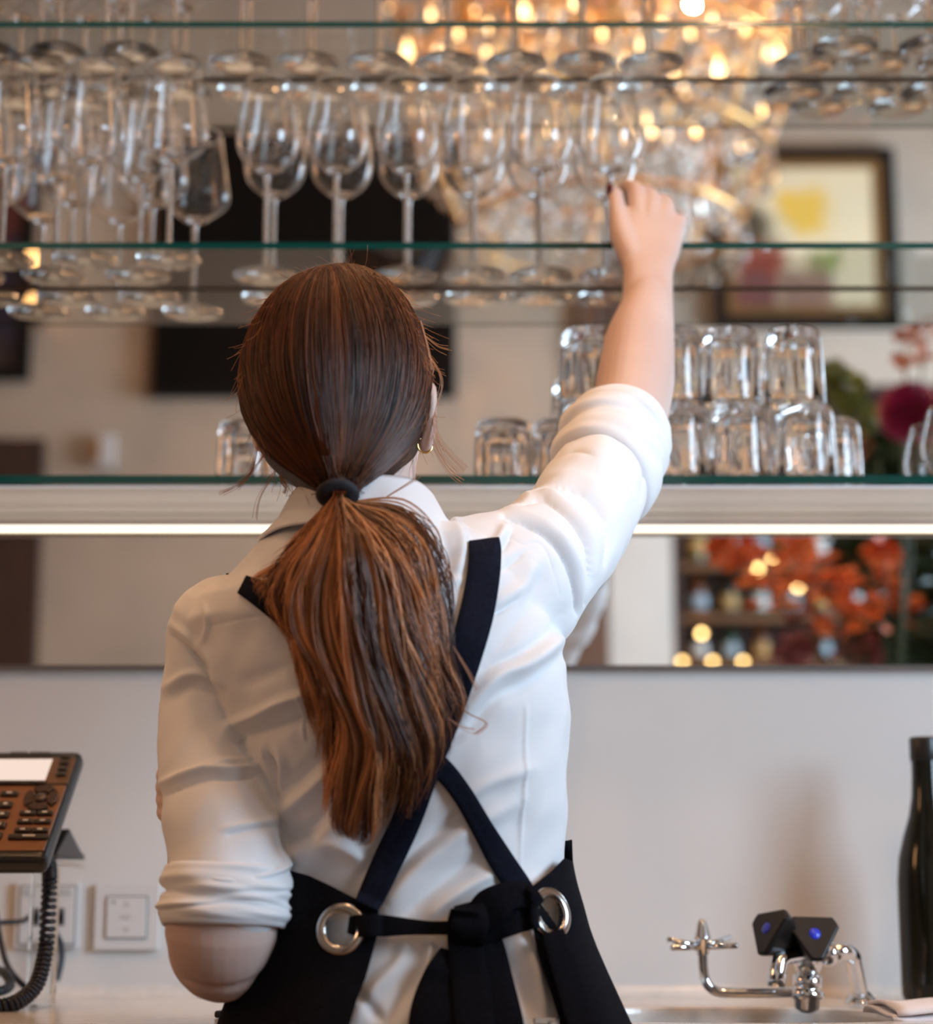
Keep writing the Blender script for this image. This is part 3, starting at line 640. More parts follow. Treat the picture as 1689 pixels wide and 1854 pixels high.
face('keypad_panel', -W_ + .004, y_s1 + .003, -.0045, y_f1, -.002, .0012, COPPER, .001)
face('display_bezel', -W_ + .004, y_s0, -.004, y_s1, -.002, .0012, mat('bezel_gloss', (0.30, 0.17, 0.10), .08, .6), .0005)
sx1 = on_phone(89, 1395)[0]
face('display', -.20, y_s0 + .003, sx1, y_s1 - .003, .0005, .0020, emit('display_reflection', (1.0, 0.78, 0.66), 0.9), .0)  # the reflection on the screen is imitated by an even emission
SYM = mat('button_print', (0.75, 0.72, 0.70), .5); BTN = mat('button_black', (0.02, 0.012, 0.009), .3)
def button(px, py, wd, hg, mark=True, n=.0045):
    x, y = on_phone(px, py); o = MB().box(x - wd, x + wd, y - hg, y + hg, .0008, n, PM).build('button', BTN, pho, False, min(wd, hg) * .55, 3)
    if mark: MB().box(x - wd * .30, x + wd * .30, y - hg * .25, y + hg * .25, n - .0003, n + .0002, PM).build('print_mark', SYM, o, False)
for (px, py) in ((120, 1373), (117, 1384), (114, 1395), (111, 1405)): button(px, py, .0052, .0035, False)
for px in (0, 22, 46, 70): button(px, 1421, .0085, .0028, False)
button(18, 1441, .0095, .0038)
for (px, py) in ((11, 1461), (5, 1479), (-1, 1498), (-8, 1517), (-22, 1461), (-28, 1479)): button(px, py, .0070, .0050)
for (px, py) in ((51, 1476), (82, 1476), (47, 1491), (78, 1491), (42, 1507), (73, 1507)): button(px, py, .0085, .0035)
button(53, 1519, .021, .0036)
x, y = on_phone(75, 1449)
rg = MB(); ring4 = []
for k in range(4):
    a0 = R(45 + 90 * k + 6); arc = [a0 + R(78) * j / 8 for j in range(9)]
    pts = [(x + .0175 * math.cos(a), y + .0205 * math.sin(a)) for a in arc] + [(x + .0085 * math.cos(a), y + .0100 * math.sin(a)) for a in arc[::-1]]
    o = MB().loft([[PM @ Vector((p[0], p[1], .0008)) for p in pts], [PM @ Vector((p[0], p[1], .0048)) for p in pts]]).build('navigation_key', mat('key_brown', (0.05, 0.028, 0.018), .25), pho, False, .0006)
o = MB().lathe([(0.0003, .0055), (.0055, .0055), (.0065, .0045), (.0065, .0008)], 24, PM @ Matrix.Translation((x, y, 0))).build('centre_key', mat('key_brown', (0.06, 0.034, 0.022), .25), pho)
lt = bpy.data.curves.new('brand_line', 'FONT')
bpy.data.curves.remove(lt)
for k in range(12):    # the unreadably small raised lettering along the top edge
    xx, yy = on_phone(22 + k * 6, 1362.5); MB().box(xx - .0012, xx + .0012, yy - .0014, yy + .0014, -.0002, .0003, PM).build('lettering', mat('dim_print', (0.06, 0.04, 0.035), .5), pho, False) if k in (0, 1, 2, 3, 4, 6, 7, 8, 9, 10, 11) else None
# wedge foot behind
yb = 2.30
f0 = P(104, 1545, 2.16); f1 = P(127, 1500, 2.17); f2 = P(152, 1545, 2.27); f3 = P(155, 1557, 2.27); f4 = P(104, 1557, 2.15)
prof = [f0, f1, f1.lerp(f2, .55) + Vector((0, 0, -.004)), P(142, 1540, 2.25), f2, f3, f4]
MB().loft([[p for p in prof], [p + Vector((-.012, 0, 0)) for p in prof]]).build('foot', BLACKPL, pho, False, .0015)
# coiled cord
cp = cat_spline([P(80, 1556, 2.11), P(88, 1566, 2.09), P(90, 1590, 2.085), P(88, 1640, 2.08), P(85, 1700, 2.07), P(78, 1745, 2.06), P(66, 1782, 2.05), P(44, 1806, 2.04), P(15, 1820, 2.03), P(-30, 1824, 2.03), P(-80, 1822, 2.03)], 1300)
T = np.gradient(cp, axis=0); T /= np.linalg.norm(T, axis=1)[:, None]; A = np.cross(T, [0, 1, 0]); A /= np.linalg.norm(A, axis=1)[:, None]; B_ = np.cross(T, A)
ang = np.linspace(0, 2 * math.pi * 46, 1300); hx = cp + (A * np.cos(ang)[:, None] + B_ * np.sin(ang)[:, None]) * .0060
MB().tube([Vector(p) for p in hx], .0027, 7).build('coiled_cord', mat('cord_rubber', (0.012, 0.014, 0.022), .22), pho)
# clear acrylic riser
ra = Pz(60, 1830, CO_Z); x0, x1 = P(57, 1800, 2.14).x, P(103, 1800, 2.14).x
ztop = P(60, 1561, 2.14).z
rs = tag(MB().box(x0, x1, 2.11, 2.135, CO_Z + .0005, ztop - .005).build('acrylic_riser', glass_mat('acrylic', (.97, .99, .98), 1.3, .02), None, False, .001), 'clear acrylic riser standing on the worktop and holding the desk phone', 'stand')
MB().box(x0 - .16, x1 + .006, 2.10, 2.24, ztop - .0045, ztop).build('top_plate', glass_mat('acrylic_plate', (.97, .99, .98), 1.3, .02), rs, False, .001)
def cable(pts, r, label):
    o = MB().tube([Vector(p) for p in cat_spline(pts, 50)], r, 8).build('cable', mat('cable_black', (0.012, 0.012, 0.018), .35)); tag(o, label, 'cable')
cable([P(54, 1660, MY + .001), P(40, 1668, 2.33), P(10, 1670, 2.30), P(-40, 1672, 2.28)], .003, 'black network cable plugged into the wall socket, running left')
cable([P(-8, 1650, 2.30), P(-2, 1690, 2.28), P(12, 1745, 2.26), P(38, 1780, 2.22), P(70, 1800, 2.22)], .0035, 'black cable hanging down left of the clear riser')
cable([P(100, 1690, 2.33), P(110, 1710, 2.335), P(111, 1740, 2.335), P(103, 1775, 2.33)], .0038, 'black curved cable end right of the clear riser')
cable([P(-20, 1755, 2.25), P(8, 1762, 2.22), P(18, 1785, 2.2), P(-5, 1795, 2.18), P(-30, 1790, 2.2)], .0055, 'coiled thick black cable lying at the left edge of the worktop')

# tap with a glass rinser arm
FY = 2.08
tp = empty('tap', P(1550, 1812, 2.2), 'chrome mixer tap with two black triangular handles beside the sink', 'tap')
q = lambda x, y, Y=FY: P(x, y, Y)
cc_ = cat_spline([q(1490, 1727), q(1505, 1725), q(1528, 1724), q(1541, 1731, 2.10), q(1547, 1752, 2.12), q(1558, 1808, 2.17)], 40)
MB().tube([Vector(p) for p in cc_], [.0098] * 14 + [.0092] * 13 + [.0085] * 13, 20).build('leg', CHROME, tp)
e = Vector(cc_[-1]); e.z = CO_Z
MB().lathe([(0.0003, .014), (.010, .014), (.0135, .008), (.0175, .003), (.018, 0), (.0003, 0)], 32, Matrix.Translation(e)).build('base_flange', CHROME, tp)
MB().tube([q(1486, 1727), q(1494, 1727), q(1506, 1727), q(1514, 1727)], [.0105, .0125, .0125, .0105], 24).build('union_nut', CHROME, tp)
MB().tube([q(1464, 1700), q(1464, 1720), q(1463, 1745), q(1463, 1766)], [.010, .0155, .0150, .0105], 24).build('body', CHROME, tp)
MB().tube([q(1462, 1764), q(1462, 1766), q(1462, 1786), q(1462, 1790), q(1461, 1792), q(1461, 1806), q(1461, 1810), q(1461, 1826), q(1461, 1834)], [.0100, .0150, .0150, .012, .0172, .0172, .0135, .0125, .006], 28).build('valve_column', CHROME, tp)
MB().tube([q(1464, 1724), q(1440, 1728, 2.06), q(1420, 1734, 2.045), q(1412, 1740, 2.04), q(1408, 1752, 2.038), q(1406, 1772, 2.036), q(1405, 1786, 2.036)], [.011, .0085, .0080, .0085, .0088, .0088, .0086], 22).build('spout', CHROME, tp)
rn = cat_spline([q(1452, 1796), q(1400, 1797), q(1320, 1797), q(1293, 1793), q(1278, 1777), q(1273, 1750), q(1272, 1718)], 40)
MB().tube([Vector(p) for p in rn], .0052, 18).build('rinser_pipe', CHROME, tp)
for s_, (hx_, hy, Yh, dr) in enumerate(((1405, 1690, 2.05, (-.62, -.35, .30)), (1470, 1700, 2.05, (.06, -.88, .38)))):
    dr = Vector(dr).normalized(); c0 = P(hx_, hy, Yh); base = P(1462, 1722, FY)
    MB().tube([base, c0 if s_ == 0 else c0 - dr * .01], [.009, .0085], 18).build('handle_stem', CHROME, tp)
    qm = dr.to_track_quat('Z', 'Y').to_matrix()
    if s_ == 1:                       # seen square on: point down, flat edge up
        xa = Vector((1, 0, 0)); ya = dr.cross(xa).normalized(); xa = ya.cross(dr)
    else:
        ya = Vector((.1, .2, .98)); ya = (ya - dr * ya.dot(dr)).normalized(); xa = ya.cross(dr)
    sgn = 1 if s_ else -1
    def trir(rad, h, rnd=.16):
        pts = []
        for k in range(3):
            a = R(90 + 120 * k) * 1.0
            for da in (-13, 0, 13): pts.append(c0 + (xa * math.cos(a + R(da)) * rad + ya * math.sin(a + R(da)) * rad * (-1 if s_ == 0 else (1 if ya.z < 0 else -1))) + dr * h)
        return pts
    hd = MB().loft([trir(.009, -.026), trir(.021, -.008), trir(.0275, .008), trir(.0275, .012), trir(.0255, .0135)]).build('handle', mat('handle_black', (0.008, 0.007, 0.007), .35, Specular_IOR_Level=.3), tp, False, .0012)
    MB().lathe([(0.0003, .0008), (.0056, .0008), (.0060, 0)], 24, Matrix.Translation(c0 + dr * .0136) @ qm.to_4x4()).build('blue_cap', mat('blue_cap', (0.02, 0.04, 0.55), .3), hd)
rt = Vector(rn[-1])
MB().lathe([(0.0003, .030), (.003, .030), (.0050, .026), (.0085, .012), (.0095, .010), (.0065, .009), (.0065, -.006), (.0003, -.006)], 28, Matrix.Translation(rt)).build('rinser_head', CHROME, tp)
for k, (ax, ay) in enumerate(((1335, 1712), (1208, 1701), (1216, 1716), (1322, 1697))):
    e = P(ax, ay, FY + (-.02, -.012, -.03, .03)[k]); MB().tube([rt + Vector((0, 0, .002)), e], [.0036, .0030], 12).build('rinser_arm', CHROME, tp)
# ------------------------------------------------------------ the person
TYC = 1.70
per = empty('person', (P(750, 1700, TYC).x, TYC, 0), 'person seen from behind, white shirt, black apron, long ponytail, one arm raised', 'person')
def remeshed(mb, vox, smooth_it=6, name='tmp'):
    me = mb.mesh(name); o = bpy.data.objects.new(name, me); COL.objects.link(o)
    md = o.modifiers.new('r', 'REMESH'); md.mode = 'VOXEL'; md.voxel_size = vox
    if smooth_it:
        s_ = o.modifiers.new('s', 'SMOOTH'); s_.factor = .5; s_.iterations = smooth_it
    dg = bpy.context.evaluated_depsgraph_get(); dg.update()
    out = bpy.data.meshes.new_from_object(o.evaluated_get(dg)); bpy.data.objects.remove(o); out.name = name
    out.polygons.foreach_set('use_smooth', [True] * len(out.polygons)); return out
def verts(me):
    a = np.empty(len(me.vertices) * 3); me.vertices.foreach_get('co', a); return a.reshape(-1, 3)
def normals(me):
    a = np.empty(len(me.vertices) * 3); me.vertex_normals.foreach_get('vector', a); return a.reshape(-1, 3)
def setv(me, a): me.vertices.foreach_set('co', a.ravel()); me.update()
def bvh(me): return BVHTree.FromPolygons([tuple(v) for v in verts(me)], [tuple(p.vertices) for p in me.polygons])
def row_ring(py, xl, xr, Yc, b, n=72, ex=2.25, off=0.0, bf=None):
    a0 = P(xl, py, Yc); a1 = P(xr, py, Yc); cx = (a0.x + a1.x) / 2; a = (a1.x - a0.x) / 2 + off
    out = []
    for j in range(n):
        t = 2 * math.pi * j / n; c, s_ = math.cos(t), math.sin(t)
        bb_ = (b if s_ < 0 else (bf or b)) + off
        out.append(Vector((cx + a * abs(c) ** (2 / ex) * (1 if c >= 0 else -1), Yc + bb_ * abs(s_) ** (2 / ex) * (1 if s_ >= 0 else -1), a0.z)))
    return out
def px_chain(pts):      # (px, py, Y, r)
    return [(*P(x, y, Y), r) for x, y, Y, r in pts]

# torso silhouette rows: image row, left, right, Y centre, back depth, front depth
TOR = [(903, 575, 725, 1.660, .045, .05), (930, 545, 770, 1.662, .058, .06), (958, 505, 830, 1.665, .066, .065), (985, 478, 890, 1.668, .074, .07), (1020, 445, 930, 1.672, .084, .08),
       (1052, 405, 955, 1.676, .092, .088), (1085, 362, 975, 1.682, .098, .095), (1130, 345, 1000, 1.686, .104, .105), (1200, 368, 1025, 1.690, .108, .118), (1300, 405, 1032, 1.694, .106, .125),
       (1400, 445, 1029, 1.698, .100, .118), (1500, 485, 1022, 1.700, .092, .105), (1580, 497, 1020, 1.700, .088, .100), (1660, 488, 1034, 1.700, .090, .094), (1760, 462, 1062, 1.700, .098, .094), (1860, 440, 1092, 1.700, .108, .094), (2000, 420, 1120, 1.70, .116, .094), (2150, 412, 1130, 1.70, .120, .094)]
def torso(mb, off=0.0, rows=TOR):
    return mb.loft([row_ring(r[0], r[1], r[2], r[3], r[4], off=off, bf=r[5]) for r in rows][::-1])

# ---- skin: one continuous body (head, neck, trunk, arms, hands, legs)
sk_ = MB(); torso(sk_, -.012)
sk_.chain(px_chain([(655, 1010, 1.675, .062), (650, 945, 1.67, .052), (645, 880, 1.665, .051), (640, 820, 1.67, .055)]))
HC = P(612, 700, 1.665)
hm = Matrix.Rotation(R(14), 3, 'X')
sk_.ball(HC + Vector((0, 0, .005)), .073, .088, .098, 20, hm)                       # skull
sk_.ball(HC + hm @ Vector((0.012, .035, -.045)), .058, .062, .072, 18, hm)            # face and jaw
sk_.ball(HC + hm @ Vector((0.014, .072, -.098)), .024, .022, .020, 12)               # chin
sk_.ball(HC + hm @ Vector((0.014, .098, -.040)), .0105, .014, .012, 12)              # nose tip
sk_.chain([(*(HC + hm @ Vector((0.014, .085, -.008))), .007), (*(HC + hm @ Vector((0.014, .096, -.034))), .009)])
for s_ in (-1, 1):
    sk_.ball(HC + hm @ Vector((0.012 + s_ * .026, .078, -.030)), .019, .014, .016, 12)   # cheeks
    sk_.chain([(*(HC + hm @ Vector((.012 + s_ * .014, .088, .010))), .006), (*(HC + hm @ Vector((.012 + s_ * .040, .074, .008))), .006)])   # brow
sk_.chain([(*(HC + hm @ Vector((-.004, .094, -.066))), .005), (*(HC + hm @ Vector((.014, .099, -.064))), .006), (*(HC + hm @ Vector((.032, .094, -.066))), .005)])   # lips
# ears: right one shows beside the hair
er = P(770, 762, 1.650)
for (c0, sx) in ((er, 1), (Vector((2 * HC.x - er.x + .012, er.y, er.z)), -1)):
    pts = [(.0, .000, -.021, .0068), (.003 * sx, -.002, -.010, .0062), (.005 * sx, -.006, .004, .0050), (.006 * sx, -.008, .020, .0045), (.004 * sx, -.003, .029, .0048), (.000, .005, .026, .005)]
    sk_.chain([(c0.x + a, c0.y + b_, c0.z + c_, r) for a, b_, c_, r in pts], 12); sk_.ball(c0 + Vector((-.006 * sx, .004, .003)), .008, .010, .018, 12)
# raised right arm
sk_.chain(px_chain([(900, 1060, 1.70, .045), (975, 1020, 1.745, .044), (1050, 930, 1.81, .040), (1105, 830, 1.875, .038), (1138, 755, 1.925, .0385), (1150, 690, 1.965, .0400), (1157, 625, 2.01, .0375), (1168, 570, 2.050, .0300), (1171, 535, 2.072, .0215)]), 28)
sk_.ball(P(402, 1711, 1.650), .0440, .040, .0445, 18)
# left arm: upper arm down, elbow back, forearm folded up in front
sk_.chain(px_chain([(400, 1140, 1.70, .036), (390, 1300, 1.695, .035), (402, 1480, 1.665, .038), (408, 1620, 1.640, .0440), (402, 1690, 1.638, .0462), (402, 1728, 1.648, .0390)]), 28)
sk_.chain(px_chain([(402, 1725, 1.655, .0385), (394, 1700, 1.695, .041), (378, 1620, 1.76, .037), (362, 1530, 1.84, .029), (350, 1475, 1.875, .025)]), 28)
sk_.chain(px_chain([(350, 1475, 1.875, .026), (350, 1430, 1.895, .030), (355, 1405, 1.900, .026)]), 22)
for k in range(4):        # curled fingers of the left hand, knuckles peeping out past the sleeve
    y = 1402 + k * 22
    sk_.chain(px_chain([(338, y, 1.915, .0105), (303 + (2, 0, 1, 4)[k], y - 2, 1.910, .0098), (302, y + 5, 1.888, .0090), (330, y + 8, 1.872, .0080)]), 12)
sk_.chain(px_chain([(350, 1455, 1.88, .013), (335, 1420, 1.868, .011), (322, 1395, 1.872, .009)]), 12)
# right hand: flat block of the palm, metacarpals, five fingers
def hrow(py, xl, xr, Y, b): return row_ring(py, xl, xr, Y, b, n=32, ex=2.3)
sk_.loft([hrow(620, 1110, 1205, 2.010, .028), hrow(590, 1111, 1220, 2.034, .0305), hrow(560, 1121, 1219, 2.056, .0285), hrow(530, 1127, 1218, 2.076, .0255), hrow(505, 1128, 1218, 2.092, .0235), hrow(485, 1128, 1221, 2.104, .0220), hrow(465, 1120, 1229, 2.118, .0200), (hrow(435, 1115, 1237, 2.136, .0185)), hrow(405, 1118, 1234, 2.152, .0165), hrow(380, 1132, 1222, 2.166, .0135)])
FING = {
 'index':  [(1160, 470, 2.115, .012), (1158, 384, 2.166, .0134), (1150, 347, 2.196, .0112), (1135, 341, 2.226, .0094), (1124, 352, 2.262, .0080)],
 'middle': [(1172, 460, 2.12, .012), (1180, 381, 2.166, .0134), (1172, 352, 2.204, .0106), (1150, 356, 2.238, .0092), (1128, 368, 2.270, .0080)],
 'ring':   [(1190, 460, 2.12, .011), (1204, 390, 2.162, .0126), (1200, 366, 2.198, .0102), (1172, 378, 2.240, .0090), (1142, 392, 2.262, .0078)],
 'little': [(1210, 465, 2.115, .010), (1224, 412, 2.151, .0116), (1230, 402, 2.182, .0088), (1208, 412, 2.224, .0080), (1176, 420, 2.246, .0070)]}
for k, q in FING.items(): sk_.chain(px_chain(q), 14)
sk_.chain(px_chain([(1150, 475, 2.112, .0165), (1131, 432, 2.136, .0160), (1121, 397, 2.156, .0114), (1117, 373, 2.172, .0098), (1114, 352, 2.188, .0084)]), 14)
# legs
for s_ in (-1, 1):
    x = P(765, 2000, 1.70).x + s_ * .078
    sk_.chain([(x, 1.70, .80, .074), (x + s_ * .005, 1.71, .62, .066), (x + s_ * .005, 1.705, .44, .047), (x + s_ * .005, 1.685, .28, .046), (x + s_ * .005, 1.69, .09, .030)], 20)
    sk_.chain([(x + s_ * .005, 1.68, .05, .032), (x + s_ * .008, 1.74, .045, .030), (x + s_ * .01, 1.80, .035, .026)], 16)
body_me = remeshed(sk_, .0020, 4, 'body')
v = verts(body_me); body_me.materials.append(SKIN)
body = link('body', body_me, None, per); body['label'] = 'fair skinned body with the right arm raised and the left arm bent'
BB = bvh(body_me)
# nails: thumb of the raised hand shows one, dark red
NAIL = mat('dark_red_varnish', (0.10, 0.003, 0.006), .12, Coat_Weight=1.0)
def nail(p, nrm, up, l, wd):
    nrm = nrm.normalized(); up = (up - nrm * up.dot(nrm)).normalized(); sd_ = up.cross(nrm); rows = []
    for i in range(7):
        t = i / 6; w_ = wd * (math.sin(math.pi * (.12 + .80 * t)) ** .5); rows.append([p + up * (t - .3) * l + sd_ * w_ * s * .5 + nrm * (.0022 * (1 - s * s) + .0006) for s in (-1, -.6, -.2, .2, .6, 1)])
    vv = [q for r_ in rows for q in r_]; b = MB(); b.add(vv, [(i * 6 + j, i * 6 + j + 1, i * 6 + j + 7, i * 6 + j + 6) for i in range(6) for j in range(5)])
    o = b.build('fingernail', NAIL, per); md = o.modifiers.new('t', 'SOLIDIFY'); md.thickness = .0006; o['label'] = 'dark red varnished nail'; return o
_n = Vector((-.80, -.58, .10)); _c = P(1114, 350, 2.188); _h = BB.ray_cast(_c + _n * .05, -_n)
nail((_h[0] if _h[0] is not None else _c), _n, Vector((-.05, .35, .93)), .0170, .0125)
for k in ('index', 'middle', 'ring', 'little'):
    a = P(*FING[k][-2][:3]); c = P(*FING[k][-1][:3]); d = (c - a).normalized(); nn = Vector((0, .1, 1)); nn = (nn - d * nn.dot(d)).normalized()
    nail(c + nn * (FING[k][-1][3] - .0012), nn, d, .011, .009)
# eyes
EYE = mat('eye_white', (.8, .78, .75), .2); IRIS = mat('iris', (.10, .07, .03), .2)
for s_ in (-1, 1):
    c = HC + hm @ Vector((.013 + s_ * .028, .079, -.006)); o = MB().ball(c, .0105, .0105, .0105, 10).build('eye', EYE, per); c2 = c + hm @ Vector((0, .0075, 0)); MB().ball(c2, .005, .0038, .005, 8).build('iris', IRIS, o)

# ---- shirt
sh = MB(); torso(sh, 0.0, TOR[1:])
sh.chain(px_chain([(860, 1085, 1.690, .070), (925, 1055, 1.712, .0640), (967, 1030, 1.735, .0605), (1037, 957, 1.800, .0520), (1088, 868, 1.862, .0480), (1108, 826, 1.885, .0455)]), 36)
sh.chain(px_chain([(412, 1145, 1.700, .0500), (388, 1195, 1.705, .0440), (384, 1300, 1.700, .0440), (392, 1400, 1.680, .0452), (403, 1500, 1.655, .0472), (414, 1590, 1.640, .0485), (412, 1625, 1.635, .0480)]), 36)
shirt_me = remeshed(sh, .0017, 20, 'shirt')
v = verts(shirt_me); nn = normals(shirt_me); X, Y_ = pix(v)
facing = (nn[:, 1] * CT + nn[:, 2] * ST) < 0.25
# cloth folds: polylines over the back, (points, half width px, height m): ridges up, creases down
FOLDS = [
 ([(912, 938), (945, 947), (985, 968), (1015, 1000), (1036, 1040), (1044, 1078), (1044, 1112)], 5, -.0080), ([(918, 925), (958, 934), (998, 958), (1030, 995), (1052, 1040), (1055, 1090)], 9, .0035),
 ([(943, 915), (980, 905), (1015, 922), (1047, 956), (1066, 996), (1070, 1040), (1061, 1095)], 5, -.0080), ([(950, 900), (985, 892), (1022, 910), (1056, 944), (1076, 988), (1080, 1035)], 8, .0035),
 ([(966, 893), (1012, 879), (1052, 886), (1086, 911), (1103, 945), (1109, 983), (1101, 1020)], 8, -.0070), ([(975, 872), (1015, 862), (1060, 868), (1098, 895), (1118, 935)], 10, .0022),
 ([(1030, 800), (1075, 775), (1120, 782), (1150, 812), (1166, 860)], 6, -.0035), ([(1000, 835), (1040, 818), (1075, 830)], 7, -.0020), ([(1160, 800), (1168, 850), (1160, 905)], 5, -.003),
 ([(884, 1000), (905, 975), (915, 955)], 8, .004), ([(905, 1000), (918, 985), (925, 965)], 6, -.004), ([(900, 1035), (925, 1022), (945, 1005)], 7, -.0030),
 ([(893, 1112), (915, 1100), (940, 1082)], 8, -.0050), ([(895, 1092), (925, 1078), (950, 1055), (968, 1020)], 13, .0035), ([(880, 1200), (920, 1150), (960, 1095), (985, 1040)], 15, -.0028),
 ([(845, 1290), (900, 1225), (960, 1200), (1010, 1160), (1035, 1120)], 12, .0050), ([(850, 1320), (900, 1262), (965, 1232), (1020, 1185)], 12, -.0040), ([(870, 1215), (930, 1190), (990, 1150), (1020, 1105)], 9, -.0025),
 ([(700, 1640), (760, 1570), (850, 1500), (940, 1450)], 15, .0042), ([(700, 1600), (760, 1535), (840, 1470)], 11, -.0035), ([(740, 1650), (810, 1590), (880, 1545)], 12, -.0035), ([(780, 1655), (840, 1610), (900, 1580)], 10, .0035),
 ([(560, 1560), (600, 1530), (660, 1560)], 12, .004), ([(640, 1600), (690, 1530), (720, 1470)], 12, -.003), ([(820, 1460), (880, 1420), (960, 1390)], 12, .003),
 ([(412, 1312), (455, 1298), (510, 1272), (560, 1258), (605, 1256)], 8, .0058), ([(418, 1340), (470, 1325), (530, 1300), (580, 1290)], 14, -.0052), ([(430, 1235), (480, 1225), (540, 1200)], 14, -.0025),
 ([(482, 1370), (492, 1400), (500, 1440)], 6, -.006), ([(500, 1350), (512, 1385), (506, 1430)], 8, .0045), ([(470, 1350), (478, 1390), (490, 1430)], 6, .003), ([(530, 1420), (575, 1380), (600, 1330)], 14, -.0040), ([(500, 1480), (550, 1440), (590, 1400)], 11, .0035),
 ([(505, 1560), (560, 1535), (610, 1490)], 12, .0035), ([(520, 1520), (560, 1500), (590, 1470)], 9, -.003), ([(545, 1250), (548, 1300), (552, 1340)], 3, .0015),
 ([(372, 1135), (430, 1122), (480, 1114), (540, 1108)], 2.5, -.0012), ([(368, 1095), (372, 1130), (366, 1165)], 4, .0016), ([(905, 940), (940, 985), (978, 985), (1000, 1030), (1012, 1075)], 2.5, -.0010), ([(878, 1035), (905, 1022), (980, 986)], 2.2, -.0010),
 ([(312, 1152), (340, 1170), (370, 1205), (392, 1250), (408, 1300)], 8, -.0040), ([(318, 1135), (345, 1155), (378, 1190), (402, 1240)], 8, .003), ([(300, 1245), (335, 1225), (370, 1222), (398, 1236)], 8, .0032), ([(305, 1265), (345, 1245), (390, 1262)], 10, -.0025),
 ([(298, 1418), (330, 1402), (370, 1392), (420, 1392), (462, 1384)], 6, .0048), ([(300, 1440), (335, 1420), (375, 1408), (420, 1408), (465, 1402)], 5, -.0045), ([(360, 1388), (395, 1378), (430, 1374), (455, 1372)], 5, .0025),
 ([(412, 1510), (450, 1502), (500, 1496)], 4, -.0030), ([(405, 1500), (450, 1492), (500, 1486)], 6, .002), ([(305, 1572), (340, 1580), (385, 1592), (430, 1596)], 5, .0035), ([(460, 1590), (500, 1578), (520, 1565)], 5, .0035),
 ([(955, 1280), (952, 1340), (948, 1420), (945, 1500), (943, 1580)], 3.5, .0014), ([(640, 1850), (680, 1790), (720, 1745), (740, 1700)], 13, .0045), ([(700, 1860), (735, 1800), (760, 1760)], 12, -.004), ([(650, 1800), (690, 1850)], 10, -.003),
 ([(900, 1700), (930, 1760), (960, 1830)], 12, -.0045), ([(940, 1700), (965, 1760), (985, 1830)], 10, .0045), ([(780, 1700), (775, 1740), (760, 1790)], 8, .0045), ([(820, 940), (838, 985), (828, 1040)], 9, .003), ([(800, 960), (812, 1010), (800, 1060)], 10, -.0028), ([(770, 1100), (800, 1060), (835, 1050)], 9, .0028),
]
disp = np.zeros(len(v))
for pts, sg, h in FOLDS:
    c = cat_spline(pts, 60); fidx = np.where(facing & (X > c[:, 0].min() - 4 * sg) & (X < c[:, 0].max() + 4 * sg) & (Y_ > c[:, 1].min() - 4 * sg) & (Y_ < c[:, 1].max() + 4 * sg))[0]
    if not len(fidx): continue
    d2 = (X[fidx, None] - c[None, :, 0]) ** 2 + (Y_[fidx, None] - c[None, :, 1]) ** 2; k = d2.argmin(1); dd = d2[np.arange(len(fidx)), k]
    fade = np.sin(np.pi * np.clip(k / 59 * .92 + .04, 0, 1)) ** .5
    disp[fidx] += 1.35 * h * fade * (np.exp(-np.sqrt(dd) / (sg * .75)) if (h < 0 and sg < 9) else np.exp(-dd / (2 * (sg * .8) ** 2)))
# gentle irregular rippling everywhere
NV = np.array([mnoise.noise(Vector((p[0] * 16 + p[2] * 7, p[1] * 14, p[2] * 13))) for p in v]); NV2 = np.array([mnoise.noise(Vector((p[0] * 42 - p[2] * 16, p[1] * 36, p[2] * 30 + 9))) for p in v])
disp += NV * .0050 + NV2 * .0022
# ease the hem under the apron so that the apron stays outside
setv(shirt_me, v + nn * disp[:, None]); shirt_me.materials.append(SHIRT)
shirt = link('shirt', shirt_me, None, per)
SB_ = bvh(shirt_me)

